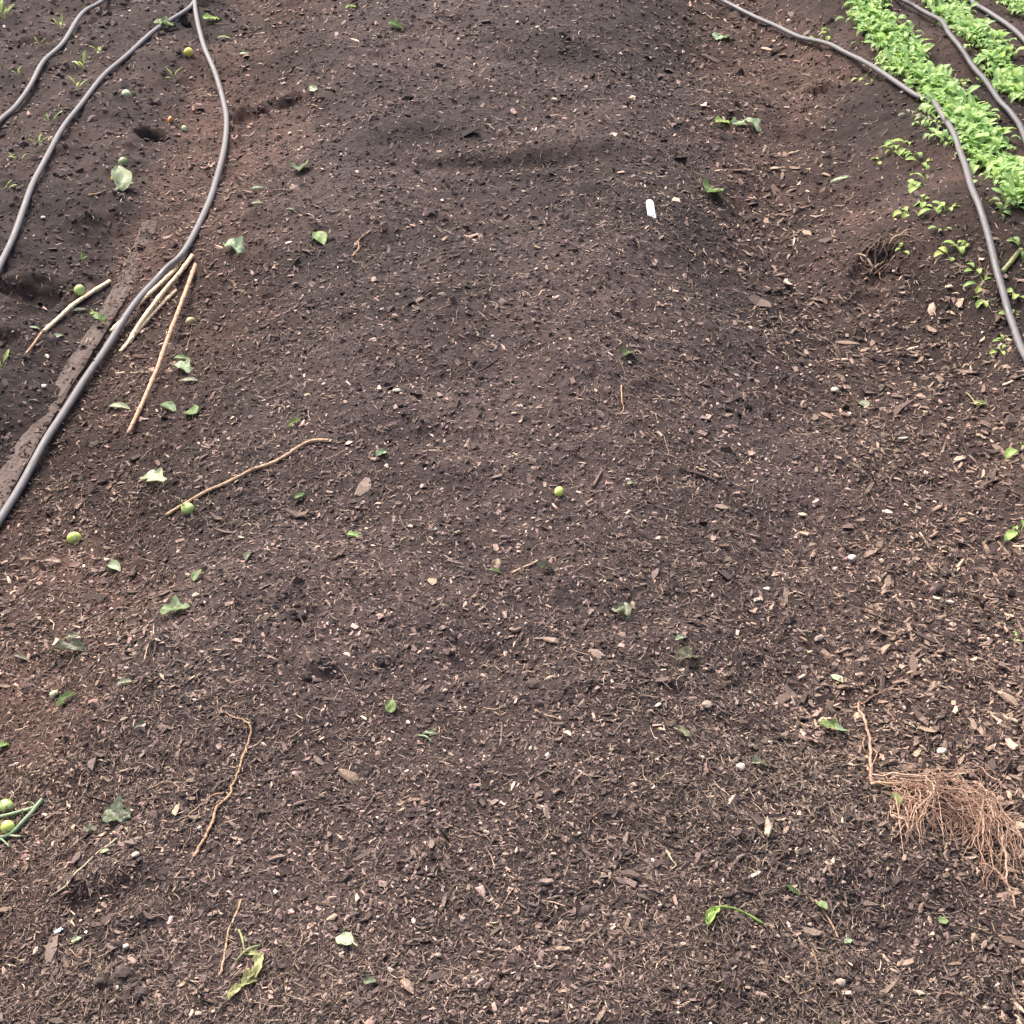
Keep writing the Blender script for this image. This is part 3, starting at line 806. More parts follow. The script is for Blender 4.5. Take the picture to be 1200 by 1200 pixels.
# ------------------------------------------------------------------ leaves
def leaf_mesh(name, L, Wd, shape='oval', cup=.25, curl=.3, wrinkle=.05, nu=10, nv=6, seed=0, stalk=0.0, fold=0.0):
    """blade along +x from the origin; curl bends the tip up(-)/down(+)"""
    lr = np.random.default_rng(seed)
    V, UV = [], []
    ang, cx_, cz_ = 0.0, 0.0, 0.0
    p1, p2 = lr.uniform(0, 6.28), lr.uniform(0, 6.28)
    for i in range(nu + 1):
        t = i / nu
        b = (t - stalk) / (1 - stalk) if t > stalk else 0
        if shape == 'oval': wd = max(math.sin(math.pi * min(b, 1) ** .85), 0) ** .75
        elif shape == 'point': wd = max(math.sin(math.pi * b ** .6), 0) ** .9
        elif shape == 'narrow': wd = max(math.sin(math.pi * b), 0) ** .6
        elif shape == 'heart': wd = max(math.sin(math.pi * (b * .86 + .14)), 0) ** .6 * (1 if b > 0 else .1)
        elif shape == 'lobed': wd = max(math.sin(math.pi * b ** .8), 0) ** .7 * (1 + .38 * math.sin(b * 15 + p1))
        else: wd = max(math.sin(math.pi * b ** .9), 0) ** .5 * (1 + .2 * math.sin(b * 17 + p1))
        wd = max(wd, .05 if t < 1 else .02)
        for j in range(nv + 1):
            s = j / nv * 2 - 1
            ww = wd * (1 + (.14 * math.sin(t * 11 + p2 + (3 if s > 0 else 0)) if shape in ('lobed', 'torn') else 0))
            y = s * ww * Wd / 2
            z = cup * Wd * .5 * (s * s) * wd + fold * abs(s) * wd * Wd * .5 + wrinkle * Wd * (math.sin(t * 9 + s * 4 + p1) + .6 * math.sin(t * 17 - s * 7 + p2)) * wd
            y *= (1 - .35 * abs(fold))
            x = cx_ + (-math.sin(-ang)) * 0 
            V.append((cx_ + math.sin(ang) * z, y, cz_ + math.cos(ang) * z)); UV.append((t, j / nv))
        ang += curl / nu * (1 + .5 * math.sin(t * 6 + p1)); cx_ += L / nu * math.cos(ang); cz_ -= L / nu * math.sin(ang)
    Fc = [(i * (nv + 1) + j, (i + 1) * (nv + 1) + j, (i + 1) * (nv + 1) + j + 1, i * (nv + 1) + j + 1) for i in range(nu) for j in range(nv)]
    return np_mesh(name, np.array(V), np.array(Fc), True, None, UV)

def align(o, base, direction, normal, roll=0.0):
    x = Vector(direction).normalized(); z = Vector(normal); z = (z - x * z.dot(x)).normalized(); y = z.cross(x)
    m = Matrix((x, y, z)).transposed().to_4x4()
    if roll: m = m @ Matrix.Rotation(roll, 4, 'X')
    m.translation = Vector(base); o.matrix_world = m
    o.matrix_basis = m

seedc = [100]
def fallen(x0, y0, x1, y1, wr, shape, mat, label, curl=.5, cup=.35, lift=.003, tilt=0.0, roll=0.0, wr_=.06, stalk=None, fold=0, group='loose leaves lying on the soil'):
    """a leaf on the ground from base pixel to tip pixel, both on the soil"""
    a, b_ = at(x0, y0), at(x1, y1)
    L0 = float(np.linalg.norm(b_ - a)); L = L0 * .84; seedc[0] += 1
    L = L * .62 if tilt >= .2 else L
    if tilt >= .2: wr = wr * 1.25
    me = leaf_mesh('leaf', L * 1.06, L * wr, shape, cup, curl, wr_, 12, 6, seedc[0], 0, fold)
    lo = b_ - a; d = lo / L0 + np.array([0, 0, .25 * curl + tilt * 2])
    if stalk:
        o = empty('leaf'); bl = obj('blade', me, LM[mat], o)
        st = tube_mesh('stalk', catmull([np.array([-s * L, .08 * L * math.sin(s * 5), .002]) for s in np.linspace(stalk, -.1, 4)], 3), .0012, 5)
        obj('stalk', st, LM[mat], o)
    else:
        o = obj('leaf', me, LM[mat])
    n = slope_normal(np.array([a[0]]), np.array([a[1]]))[0] * .6 + np.array([0, 0, .4])
    align(o, a + np.array([0, 0, .004]), d, n, roll)
    co = np.array([o.matrix_basis @ v.co for v in me.vertices])
    cl = co[:, 2] - hs2(co[:, 0], co[:, 1])
    o.location.z += (lift + .0015) - float(np.percentile(cl, 22 if tilt < .2 else 4))
    tag(o, label, 'leaf', group)
    return o
FL = fallen
FL(181, 36, 208, 36, .85, 'lobed', 'dark', 'dark green lobed leaf lying on the second hose from left', .4, .3, .016, wr_=.09)
FL(144, 227, 147, 203, .55, 'oval', 'pale', 'pale green leaf standing up, largest of the pair by a tiny yellow fruit', .5, .5, .006, .5)
FL(158, 219, 131, 225, .3, 'oval', 'pale', 'narrow pale leaf at the foot of the upright pale leaf', .5, .4)
FL(455, 33, 476, 34, .8, 'oval', 'mid', 'green leaf with pale ends at the top, left of centre', .9, .5)
FL(362, 108, 374, 106, 1.2, 'oval', 'pale', 'small pale leaf by the dark hollow right of the curving hose', .5, .3)
FL(351, 206, 352, 192, .55, 'oval', 'dark', 'small dark green folded leaf in the upper left furrow', .6, .4, fold=.15)
FL(371, 274, 381, 289, .6, 'oval', 'mid', 'plain green oval leaf in the upper left, beside tan streak', .4, .3)
FL(265, 291, 287, 297, .7, 'torn', 'pale', 'crumpled pale leaf just right of the curving hose', .9, .6, wr_=.14)
FL(294, 224, 311, 221, .4, 'narrow', 'pale', 'upper of two thin pale leaf slivers in left furrow', .5, .5)
FL(295, 242, 309, 238, .4, 'narrow', 'pale', 'lower of two thin pale leaf slivers in left furrow', .5, .5)
FL(335, 248, 347, 247, .35, 'narrow', 'pale', 'lone whitish leaf sliver right of the two thin slivers', .4, .5)
FL(83, 369, 106, 363, .28, 'narrow', 'grey', 'narrow grey green leaf below the bent pale cane', .3, .5)
FL(64, 399, 77, 392, .4, 'oval', 'pale', 'small whitish oval leaf at the bent pale cane', .4, .4)
FL(35, 387, 50, 388, .4, 'narrow', 'pale', 'tiny pale leaf left of the bent pale cane', .6, .4)
FL(110, 383, 130, 389, .55, 'torn', 'mid', 'ragged green leaf lying on the sunken plank', .8, .4, .012, wr_=.12)
FL(108, 380, 120, 375, .5, 'lobed', 'weed', 'small curled sprig on the plank above the ragged green leaf', .8, .4, .012)
FL(170, 564, 197, 566, .62, 'lobed', 'pale', 'pale green pointed leaf in the lower part of left furrow', .5, .35)
FL(190, 477, 208, 483, .5, 'oval', 'crisp', 'green leaf, left of the two by the long brown cane', .5, .4)
FL(231, 489, 216, 484, .8, 'oval', 'mid', 'round green leaf, right of the two by the long brown cane', .3, .3)
FL(206, 432, 227, 437, .6, 'torn', 'pale', 'crumpled pale leaf right of the long brown cane', .8, .5, wr_=.12)
FL(210, 449, 235, 446, .35, 'narrow', 'grey', 'dull grey leaf below the crumpled pale leaf by cane', .5, .4)
FL(204, 424, 224, 422, .4, 'torn', 'crisp', 'small green leaf scrap above the crumpled pale leaf', .6, .5)
FL(128, 480, 155, 480, .3, 'narrow', 'pale', 'thin white leaf strip left of the long brown cane foot', .6, .6)
FL(338, 504, 366, 487, .28, 'narrow', 'mid', 'slim curled green leaf above the crooked brown stick', .9, .9, .004, .2)
FL(346, 589, 360, 579, .5, 'oval', 'mid', 'small light green leaf right of the crooked stick', .7, .5)
FL(189, 724, 226, 713, .62, 'lobed', 'crisp', 'wide crisp green leaf with wavy edge in the left part', .4, .2, .006, wr_=.1)
FL(228, 684, 241, 667, .5, 'oval', 'crisp', 'upright narrow green leaf above the wide crisp leaf', .5, .5, .003, .25)
FL(68, 832, 93, 811, .42, 'oval', 'crisp', 'curled green leaf with pale rim at the lower left edge', .7, .9, .004, .1)
FL(288, 660, 296, 645, .35, 'narrow', 'dull', 'thin dull leaf left of centre below the crooked stick', .6, .6)
FL(458, 838, 459, 815, .62, 'heart', 'mid', 'single plain green leaf below the middle, standing alone', .4, .35, .003, .2)
FL(406, 629, 424, 631, .45, 'torn', 'weed', 'tiny bright green scrap left of the middle', .8, .6)
FL(730, 422, 742, 413, .7, 'oval', 'dark', 'small two toned green leaf right of the middle', .6, .5, fold=.2)
FL(573, 674, 592, 673, .4, 'narrow', 'mid', 'small green scrap beneath a dry brown husk near the middle', .9, .6)
FL(580, 672, 586, 655, .5, 'oval', 'dry', 'upright dry brown husk near the middle', .4, .6, .003, .3)
FL(630, 673, 648, 664, .55, 'oval', 'dull', 'folded dull olive leaf right of the pale splinter', .8, .8, fold=.4)
FL(716, 722, 744, 724, .6, 'torn', 'dull', 'shrivelled dark leaf with whitish patches right of the middle', 1.2, .6, wr_=.18)
FL(727, 715, 738, 732, .5, 'torn', 'grey', 'grey scrap folded over the shrivelled dark leaf', 1.2, .8, wr_=.15)
FL(792, 778, 822, 769, .45, 'oval', 'grey', 'arched grey green leaf right of the middle, dark beneath', 1.0, .8, .005)
FL(791, 754, 806, 747, .4, 'narrow', 'pale', 'pale curled strip above the arched grey green leaf', .9, .6)
FL(973, 794, 990, 803, .68, 'oval', 'pale', 'pale green oval leaf on the right, above a bright scrap', .3, .25)
FL(958, 855, 995, 862, .5, 'lobed', 'mid', 'bright green torn leaf left of the dried root stem', .6, .3, .005, wr_=.1)
FL(978, 862, 994, 860, .8, 'oval', 'pale', 'light green folded leaf end on the bright torn leaf', .5, .4, .007)
FL(788, 856, 815, 868, .4, 'torn', 'grey', 'pale grey green leaf scrap at lower right of the middle', .7, .5, wr_=.12)
FL(958, 1060, 976, 1084, .6, 'heart', 'crisp', 'blue green leaf standing upright at lower right', .4, .3, .003, .3)
FL(920, 1040, 940, 1055, .3, 'narrow', 'dark', 'narrow dark leaf left of the blue green upright leaf', .4, .5)
FL(1044, 938, 1055, 952, .7, 'oval', 'mid', 'small bright green leaf caught in the root clump', .6, .6, .010)
FL(1100, 1085, 1110, 1079, .95, 'oval', 'crisp', 'small round green leaf below the root clump', .3, .3)
FL(989, 1108, 999, 1102, .5, 'oval', 'pale', 'tiny pale leaf right of the hooked fine root', .3, .3)
FL(414, 1110, 391, 1100, .85, 'oval', 'pale', 'round pale green leaf with stalk near the bottom', .3, .3, .004, stalk=.35)
FL(426, 1156, 443, 1150, .7, 'torn', 'grey', 'translucent grey scrap below the round pale leaf', .5, .5)
FL(470, 1152, 487, 1170, .45, 'oval', 'dry', 'dry brown seed husk near the bottom, left of middle', .3, .6)
FL(124, 958, 155, 962, .85, 'lobed', 'grey', 'crumpled grey green lobed leaf near the pale stem', .5, .3, .004, wr_=.15)
FL(97, 977, 116, 972, .6, 'torn', 'grey', 'small pale scrap left of the crumpled lobed leaf', .6, .4, wr_=.14)
FL(118, 1003, 130, 998, .55, 'oval', 'pale', 'tiny green leaf beside the pale stem', .4, .4)
FL(84, 1107, 98, 1100, .55, 'oval', 'pale', 'small pale green leaf above a brown splinter, lower left', .4, .4)
FL(838, 147, 858, 143, .45, 'oval', 'weed', 'green leaf at the left end of a pale wilted sprig', .5, .4)
FL(858, 150, 876, 144, .55, 'torn', 'pale', 'middle leaf of the pale wilted sprig in right furrow', .8, .5, wr_=.14)
FL(872, 147, 896, 158, .5, 'torn', 'pale', 'right end leaf of the pale wilted sprig in right furrow', .8, .5, wr_=.12)
FL(828, 231, 843, 223, .6, 'oval', 'mid', 'lone folded green leaf right of the white tag', .6, .4, fold=.1)
FL(972, 216, 1000, 206, .3, 'narrow', 'pale', 'long pale leaf on the right furrow near the weeds', .4, .4)
FL(839, 49, 851, 42, .8, 'oval', 'pale', 'small pale leaf at the top, left of the right hose', .5, .4)
FL(138, 808, 156, 799, .5, 'torn', 'grey', 'faded scrap right of the curled rimmed leaf', .7, .5)
FL(158, 857, 175, 851, .6, 'torn', 'dull', 'dull folded scrap in the lower left part', .8, .8)
FL(-6, 884, 14, 871, .6, 'torn', 'weed', 'half visible green brown leaf on the left edge', .7, .5)
FL(62, 768, 108, 762, .3, 'torn', 'dull', 'dark shrivelled leaf heap on the left above curled leaf', 1.2, .8, .004, wr_=.2)
FL(80, 758, 96, 748, .7, 'torn', 'grey', 'grey leaf flap on top of the dark shrivelled heap', .7, .5, .010, wr_=.15)
FL(18, 772, 36, 776, .3, 'narrow', 'dull', 'small dark leaf strip left of the shrivelled heap', .5, .5)
FL(880, 899, 903, 895, .5, 'torn', 'grey', 'grey green scrap touching an orange pebble', .9, .6, wr_=.14)
FL(127, 665, 143, 671, .65, 'oval', 'pale', 'small white rimmed leaf cup on the left', .6, 1.0)
FL(1140, 478, 1153, 472, .5, 'narrow', 'lime', 'bright hooked leaf on the right bed slope', .9, .5)
FL(53, 663, 75, 662, .4, 'oval', 'dry', 'right of two dull tan husks on the left edge', .5, .5)
FL(24, 659, 40, 656, .5, 'oval', 'dry', 'left of two dull tan husks on the left edge', .5, .6)
FL(240, 28, 260, 22, .45, 'torn', 'weed', 'green scrap beside the top of the curving hose', .7, .5)
FL(255, 47, 274, 44, .3, 'narrow', 'pale', 'pale sliver right of the yellow fruit at the top', .5, .5)
FL(280, 65, 292, 64, .45, 'oval', 'pale', 'whitish leaf bit at upper left in the brown furrow', .4, .4)
FL(405, 14, 420, 8, .4, 'narrow', 'weed', 'curled green scrap at the top edge, left of centre', .8, .5)
FL(441, 538, 455, 530, .5, 'torn', 'pale', 'white shrivelled sprout above the middle', .9, .7, wr_=.15)
FL(1160, 282, 1172, 283, .5, 'oval', 'dry', 'reddish dry leaf between right hose and last salad plant', .3, .5)
FL(735, 571, 744, 567, .7, 'torn', 'pale', 'tiny pale scrap right of the small yellow fruit', .9, .6)
FL(1008, 472, 1016, 480, .5, 'narrow', 'grey', 'pointed grey leaf among chips of right furrow', .3, .4)

# wilted yellow green weed near the bottom left
def wilted(pxs, name, label, mat, width):
    t_ = empty(name, at(*pxs[0][0])); o0 = np.array(t_.location); tag(t_, label, 'weed')
    for k, pts in enumerate(pxs):
        if k % 2 == 0:
            p = px_path(pts, .003, 5); p[:, 2] = np.maximum(p[:, 2], hs(p[:, 0], p[:, 1]) + .002) + .004 * np.sin(np.linspace(0, 3.1, len(p)))
            obj('stalk', tube_mesh('stalk', p, np.linspace(.0016, .0010, len(p)), 6, 1, .05, True, o0), LM[mat], t_)
        else:
            for (a, b_) in zip(pts[:-1], pts[1:]):
                A, B = at(*a), at(*b_); L = np.linalg.norm(B - A); seedc[0] += 1
                o = obj('leaf', leaf_mesh('leaf', L * 1.25, L * width, 'torn', .7, .9, .16, 10, 6, seedc[0]), LM[mat], t_)
                align(o, A - o0 + np.array([0, 0, .006]), (B - A) / L + np.array([0, 0, .3]), (0, 0, 1))
wilted([[(280, 1090), (284, 1102), (287, 1116)], [(268, 1174), (284, 1158), (302, 1136)], [(305, 1108), (290, 1116), (275, 1128)], [(276, 1160), (268, 1172), (282, 1160), (300, 1150), (306, 1124), (292, 1120)]],
       'wilted_weed', 'limp yellow green weed near the bottom left edge of the soil', 'lime', .38)
wilted([[(895, 1083), (875, 1073), (855, 1066), (838, 1066), (828, 1078)], [(838, 1066), (826, 1082), (829, 1088), (840, 1068)]],
       'wilted_weed', 'uprooted green seedling with arched stalk at lower right of middle', 'weed', .24)
wilted([[(1132, 460), (1138, 468), (1146, 477)], [(1142, 478), (1156, 474)]], 'wilted_weed', 'small uprooted sprout on the right slope below the hose', 'lime', .4)
wilted([[(491, 862), (500, 866), (506, 870)], [(503, 866), (511, 863), (497, 863)]], 'wilted_weed', 'tiny pale sprout right below the lone green leaf', 'pale', .3)

# ------------------------------------------------------------------ fruit
def sphere_arrays(r, nu=20, nv=12, flat=.92, lump=.055, seed=0, dim=.0):
    lr = np.random.default_rng(seed); ph_ = lr.uniform(0, 6.28, 4)
    V = [(0, 0, r * flat * (1 - dim))]
    for i in range(1, nv):
        th = math.pi * i / nv
        for j in range(nu):
            a = 2 * math.pi * j / nu
            q = r * (1 + lump * (math.sin(2 * a + ph_[0]) * math.sin(th) + math.sin(3 * th + ph_[1]) * .5))
            V.append((q * math.sin(th) * math.cos(a), q * math.sin(th) * math.sin(a), q * flat * math.cos(th) * (1 - dim * math.exp(-(th / .4) ** 2))))
    V.append((0, 0, -r * flat)); Fc = []
    for j in range(nu): Fc.append((0, 1 + j, 1 + (j + 1) % nu))
    for i in range(nv - 2):
        for j in range(nu):
            a = 1 + i * nu + j; b_ = 1 + i * nu + (j + 1) % nu; Fc.append((a, a + nu, b_ + nu, b_))
    e = len(V) - 1
    for j in range(nu): Fc.append((e, 1 + (nv - 2) * nu + (j + 1) % nu, 1 + (nv - 2) * nu + j))
    return V, Fc
def fruit(px, py, d_px, mat, label, calyx=True, tilt=(0, 0), flat=.93, stalk=False):
    """px, py is the centre of the fruit in the picture"""
    g = at(px, py); dep = np.linalg.norm(g - np.array([0, 0, CAM_H])); r = d_px * dep / 1750.0 / 2
    g = at(px, py, r * .8); g[2] = hs(g[0], g[1]) + r * flat * .82
    o = empty('tomato', g); seedc[0] += 1
    V, Fc = sphere_arrays(r, flat=flat, seed=seedc[0], dim=.06)
    me = bpy.data.meshes.new('skin'); me.from_pydata(V, [], Fc); me.polygons.foreach_set('use_smooth', [True] * len(Fc)); me.update()
    obj('skin', me, FM[mat], o)
    if calyx:
        V, Fc = [], []
        for k in range(5):
            a = k * 1.2566 + .3; ca, sa = math.cos(a), math.sin(a); b0 = len(V)
            for (q, wd, z) in ((.05, .10, .92), (.35, .13, .93), (.62, .02, .95 + .12 * (k % 2))):
                V += [(r * (q * ca - wd * sa), r * (q * sa + wd * ca), r * flat * z), (r * (q * ca + wd * sa), r * (q * sa - wd * ca), r * flat * z)]
            Fc += [(b0, b0 + 1, b0 + 3, b0 + 2), (b0 + 2, b0 + 3, b0 + 5, b0 + 4)]
        me = bpy.data.meshes.new('calyx'); me.from_pydata(V, [], Fc); me.update(); cal = obj('calyx', me, LM['weed'], o)
    if stalk:
        obj('stalk', tube_mesh('stalk', catmull([np.array([0, 0, r * .85]), np.array([r * .3, 0, r * 1.3]), np.array([r * .9, r * .2, r * 1.5])], 4), r * .09, 6), LM['weed'], cal if calyx else o)
    o.rotation_euler = (tilt[0], tilt[1], random.uniform(0, 6))
    tag(o, label, 'tomato', 'small unripe tomatoes dropped on the soil')
    return o
fruit(221, 61, 11, 'yellow', 'round yellow tomato at the top, left of the curving hose', False, (.5, .3))
fruit(148, 110, 10, 'pale', 'pale whitish green tomato right of the second hose', False, (1.3, .2))
fruit(144, 189, 11, 'dull', 'dull olive tomato above the upright pale leaf', False, (1, .5), .75)
fruit(134, 209, 8, 'yellow', 'tiny yellow tomato beside the upright pale leaf', True, (.6, -.9), stalk=True)
fruit(93, 340, 13, 'green', 'green tomato beside the bent pale cane', False, (1.2, .4))
fruit(220, 596, 15, 'green', 'green tomato at the lower tip of the crooked brown stick', True, (-.5, -.5), stalk=True)
fruit(87, 630, 17, 'lime', 'flattened lime green tomato near the left edge below the hose', False, (1.3, .7), .78)
fruit(655, 576, 12, 'lime', 'small yellow green tomato alone in the middle of the bed', False, (1.2, .2))
fruit(7, 944, 17, 'spotted', 'spotted green tomato on the left edge, upper of two', True, (.7, .3))
fruit(9, 969, 16, 'lime', 'bright yellow green tomato on the left edge, lower of two', False, (1.4, -.3))
fruit(63, 813, 10, 'pale', 'tiny pale oval tomato beside the curled rimmed leaf', False, (1.5, 0), .72)
fruit(223, 376, 11, 'tan', 'tan withered tomato right of the long brown cane', False, (1, 1), .85)
fruit(199, 139, 9, 'orange', 'orange tomato scrap right of the dark hole', False, (1, 1), .6)
fruit(216, 150, 7, 'pale', 'tiny pale tomato below the orange scrap', False, (1, 1), .7)
# green tomato vine at left edge
t_ = empty('vine_stem', at(20, 975)); o0 = np.array(t_.location)
tag(t_, 'forked green vine stem around two tomatoes on the left edge', 'stem')
for pts, ra, rb in (([(-15, 985), (8, 981), (22, 970), (35, 956), (44, 945), (50, 938)], .0026, .0032), ([(-12, 963), (10, 956), (28, 951), (42, 946)], .0024, .0022), ([(8, 980), (18, 981), (25, 981)], .0018, .0012), ([(-2, 982), (5, 987), (11, 993)], .0018, .001), ([(42, 946), (38, 942), (32, 941)], .001, .0006)):
    p = px_path(pts, .004, 5); p[:, 2] = hs(p[:, 0], p[:, 1]) + .006
    obj('branch', tube_mesh('branch', p, np.linspace(ra, rb, len(p)), 7, 1, .04, True, o0), LM['pale'], t_)
# small stalk of tiny yellow tomato
rod('dry_stem', [(104, 229), (112, 228), (120, 225), (126, 224)], .0018, .0008, MROOT, 'thin curved tan stem left of the upright pale leaf', 'stem')

# ------------------------------------------------------------------ plant tag and plastic scrap
def plant_tag():
    a = at(764, 254); hgt, wd = .050, .0185
    prof = [(-.5, 0), (.5, 0), (.5, .78), (.42, .9), (.25, .98), (0, 1), (-.25, .98), (-.42, .9), (-.5, .78)]
    V = [(x * wd, -.0007, z * hgt - .004) for x, z in prof] + [(x * wd, .0007, z * hgt - .004) for x, z in prof]
    n = len(prof); Fc = [tuple(range(n)), tuple(range(2 * n - 1, n - 1, -1))] + [(i, n + i, n + (i + 1) % n, (i + 1) % n) for i in range(n)]
    me = bpy.data.meshes.new('plant_tag'); me.from_pydata(V, [], Fc); me.update()
    o = obj('plant_tag', me, MTAG); o.location = a; o.rotation_euler = (math.radians(-52), math.radians(-4), math.radians(6))
    tag(o, 'white plastic plant tag stuck in the upper middle soil', 'plant tag')
plant_tag()
def chip_mesh(name, L, Wd, T, k=6, seed=0, rough=.18):
    lr = np.random.default_rng(seed); a = np.sort(np.linspace(0, 2 * np.pi, k, endpoint=False) + lr.uniform(-.25, .25, k))
    r = 1 + lr.uniform(-rough, rough, k)
    x = np.cos(a) * r * L / 2; y = np.sin(a) * r * Wd / 2
    # squarer ends
    x = np.sign(x) * np.abs(x / (L / 2)) ** .6 * L / 2
    bendz = lr.normal(0, .25) * T
    z = bendz * (x / L * 2) ** 2
    V = [(x[i], y[i], z[i] + T / 2 * (1 + lr.uniform(-.3, .3))) for i in range(k)] + [(x[i] * .95, y[i] * .92, z[i] - T / 2) for i in range(k)]
    V += [(0, 0, T * .62), (0, 0, -T / 2)]
    Fc = [(i, (i + 1) % k, 2 * k) for i in range(k)] + [(k + (i + 1) % k, k + i, 2 * k + 1) for i in range(k)] + [(k + i, k + (i + 1) % k, (i + 1) % k, i) for i in range(k)]
    me = bpy.data.meshes.new(name); me.from_pydata(V, [], Fc); me.update()
    return me
o = obj('plastic_scrap', chip_mesh('plastic_scrap', .012, .006, .0012, 5, 3), MBLUE)
g = at(69, 1092); o.location = g + np.array([0, 0, .0025]); o.rotation_euler = (.2, -.2, .3)
tag(o, 'tiny pale blue plastic scrap on the lower left soil', 'scrap')

# ------------------------------------------------------------------ wood chips, straws, pebbles, clods: individuals
MARKS = [(763, 245, 'the white plant tag'), (655, 575, 'the tomato in mid bed'), (459, 826, 'the lone green leaf'), (1120, 960, 'the big root clump'), (290, 560, 'the crooked brown stick'),
    (270, 920, 'the wavy tan root'), (208, 719, 'the wide crisp leaf'), (1058, 516, 'the white triangular shard'), (1025, 312, 'the tangled root stump'), (868, 150, 'the pale wilted sprig'),
    (860, 1070, 'the uprooted green seedling'), (965, 1070, 'the blue green upright leaf'), (403, 1105, 'the round pale leaf'), (728, 720, 'the shrivelled dark leaf'), (805, 772, 'the arched grey leaf'),
    (980, 799, 'the pale oval leaf'), (998, 657, 'the white rounded pebble'), (350, 494, 'the slim curled green leaf'), (376, 281, 'the green oval leaf, upper left'), (185, 435, 'the long brown cane'),
    (285, 1140, 'the limp yellow green weed'), (105, 1010, 'the straight pale stem'), (8, 955, 'the two left edge tomatoes'), (80, 820, 'the curled rimmed leaf'), (177, 155, 'the dark hole'),
    (367, 107, 'the dark hollow by the hose'), (465, 34, 'the green leaf at the top'), (735, 417, 'the small two toned leaf'), (787, 1008, 'the sharply bent straw'), (985, 1155, 'the cream stone chunk'),
    (142, 1150, 'the large dark clod'), (870, 18, 'the top of the outer hose'), (835, 227, 'the lone folded leaf'), (985, 211, 'the long pale leaf'), (1190, 290, 'the lone right edge plant'), (1100, 672, 'the two brown clods'), (582, 672, 'the upright dry husk')]
MARKP = np.array([at(a_, b_)[:2] for a_, b_, _ in MARKS])
ORD = ['nearest', 'second nearest', 'third nearest', 'fourth nearest', 'fifth nearest', 'sixth nearest', 'seventh nearest', 'eighth nearest', 'ninth nearest', 'tenth nearest', 'eleventh nearest', 'twelfth nearest', 'thirteenth nearest', 'fourteenth nearest', 'fifteenth nearest', 'sixteenth nearest', 'seventeenth nearest', 'eighteenth nearest', 'nineteenth nearest', 'twentieth nearest', 'twenty first nearest', 'twenty second nearest', 'twenty third nearest', 'twenty fourth nearest', 'twenty fifth nearest', 'twenty sixth nearest', 'twenty seventh nearest', 'twenty eighth nearest']
def landmark_labels(pts, what):
    P = np.array(pts); D = np.hypot(P[:, None, 0] - MARKP[None, :, 0], P[:, None, 1] - MARKP[None, :, 1]); k = D.argmin(1); out = [None] * len(pts)
    for m_ in set(k):
        ids = [i for i in np.argsort(D[:, m_]) if k[i] == m_]
        for r_, i in enumerate(ids):
            side = 'right' if P[i, 0] > MARKP[m_, 0] else 'left'
            out[i] = f'{what}, {ORD[min(r_, 27)]} to {MARKS[m_][2]}, on its {side}'
    return out
def zone_name(x, y):
    if x > 1.02: return 'on the right bed'
    if x < -.98: return 'on the dark left bed'
    if x < -.5: return 'in the left furrow'
    if x > .45: return 'in the right furrow'
    return 'on the middle bed'
CM = [chip_mesh('wood_chip', 1, w_, t_, k, s) for s, (w_, t_, k) in enumerate([(.45, .14, 6), (.35, .12, 7), (.55, .2, 6), (.28, .14, 6), (.7, .2, 5), (.4, .1, 8), (.5, .25, 7), (.32, .2, 5)])]
for m_ in CM: m_.materials.append(MCHIP)
BM = [chip_mesh('bark_piece', 1, w_, t_, k, 50 + s) for s, (w_, t_, k) in enumerate([(.4, .16, 7), (.55, .22, 6), (.3, .16, 7), (.45, .3, 6)])]
for m_ in BM: m_.materials.append(MBARK)
def strand_mesh(seed):
    lr = np.random.default_rng(seed); c1, c2 = lr.normal(0, .18), lr.normal(0, .06)
    p = np.array([(t - .5, c1 * (t - .5) ** 2 * 4 + .03 * math.sin(t * 7 + seed), c2 * (t - .5) ** 2 * 2) for t in np.linspace(0, 1, 7)])
    return tube_mesh('straw', p, np.array([.022, .03, .034, .033, .03, .026, .016]), 5, .55, .12, True)
SM = [strand_mesh(s) for s in range(7)]
for m_ in SM: m_.materials.append(MSTRAW)
def stone_mesh(name, seed):
    lr = np.random.default_rng(seed)
    import bmesh
    bm = bmesh.new(); bmesh.ops.create_icosphere(bm, subdivisions=2, radius=.5)
    ax = lr.normal(0, 1, (11, 3)); ax /= np.linalg.norm(ax, axis=1, keepdims=True); lim = lr.uniform(.22, .40, 11)
    for v in bm.verts:
        c_ = np.array(v.co)
        for a, l in zip(ax, lim):
            q = c_ @ a
            if q > l: c_ = c_ - a * (q - l) * .85
        v.co = (c_ + lr.normal(0, .014, 3)) * np.array([1.15, .9, .62])
    me = bpy.data.meshes.new(name); bm.to_mesh(me); bm.free()
    me.polygons.foreach_set('use_smooth', [True] * len(me.polygons))
    return me
def clod_mesh(seed):
    import bmesh
    lr = np.random.default_rng(seed); bm = bmesh.new(); bmesh.ops.create_icosphere(bm, subdivisions=3, radius=.5)
    o1 = lr.uniform(0, 50, 3)
    for v in bm.verts:
        c_ = np.array(v.co)
        n_ = 0
        for f_, a_ in ((2.2, .55), (5.0, .30), (11.0, .16)):
            n_ += a_ * float(vnoise(c_[0] * f_ + o1[0] + c_[2] * f_ * .7, c_[1] * f_ + o1[1] - c_[2] * f_ * .9, 1.0, seed + 3))
        v.co = c_ * (1 + n_) * np.array([1.1, .95, .72])
    me = bpy.data.meshes.new('soil_clod'); bm.to_mesh(me); bm.free(); me.materials.append(MCLOD)
    return me
KM = [clod_mesh(s) for s in range(4)]
PM = [stone_mesh('pebble', s) for s in range(5)]
for m_ in PM: m_.materials.append(MSTONE)
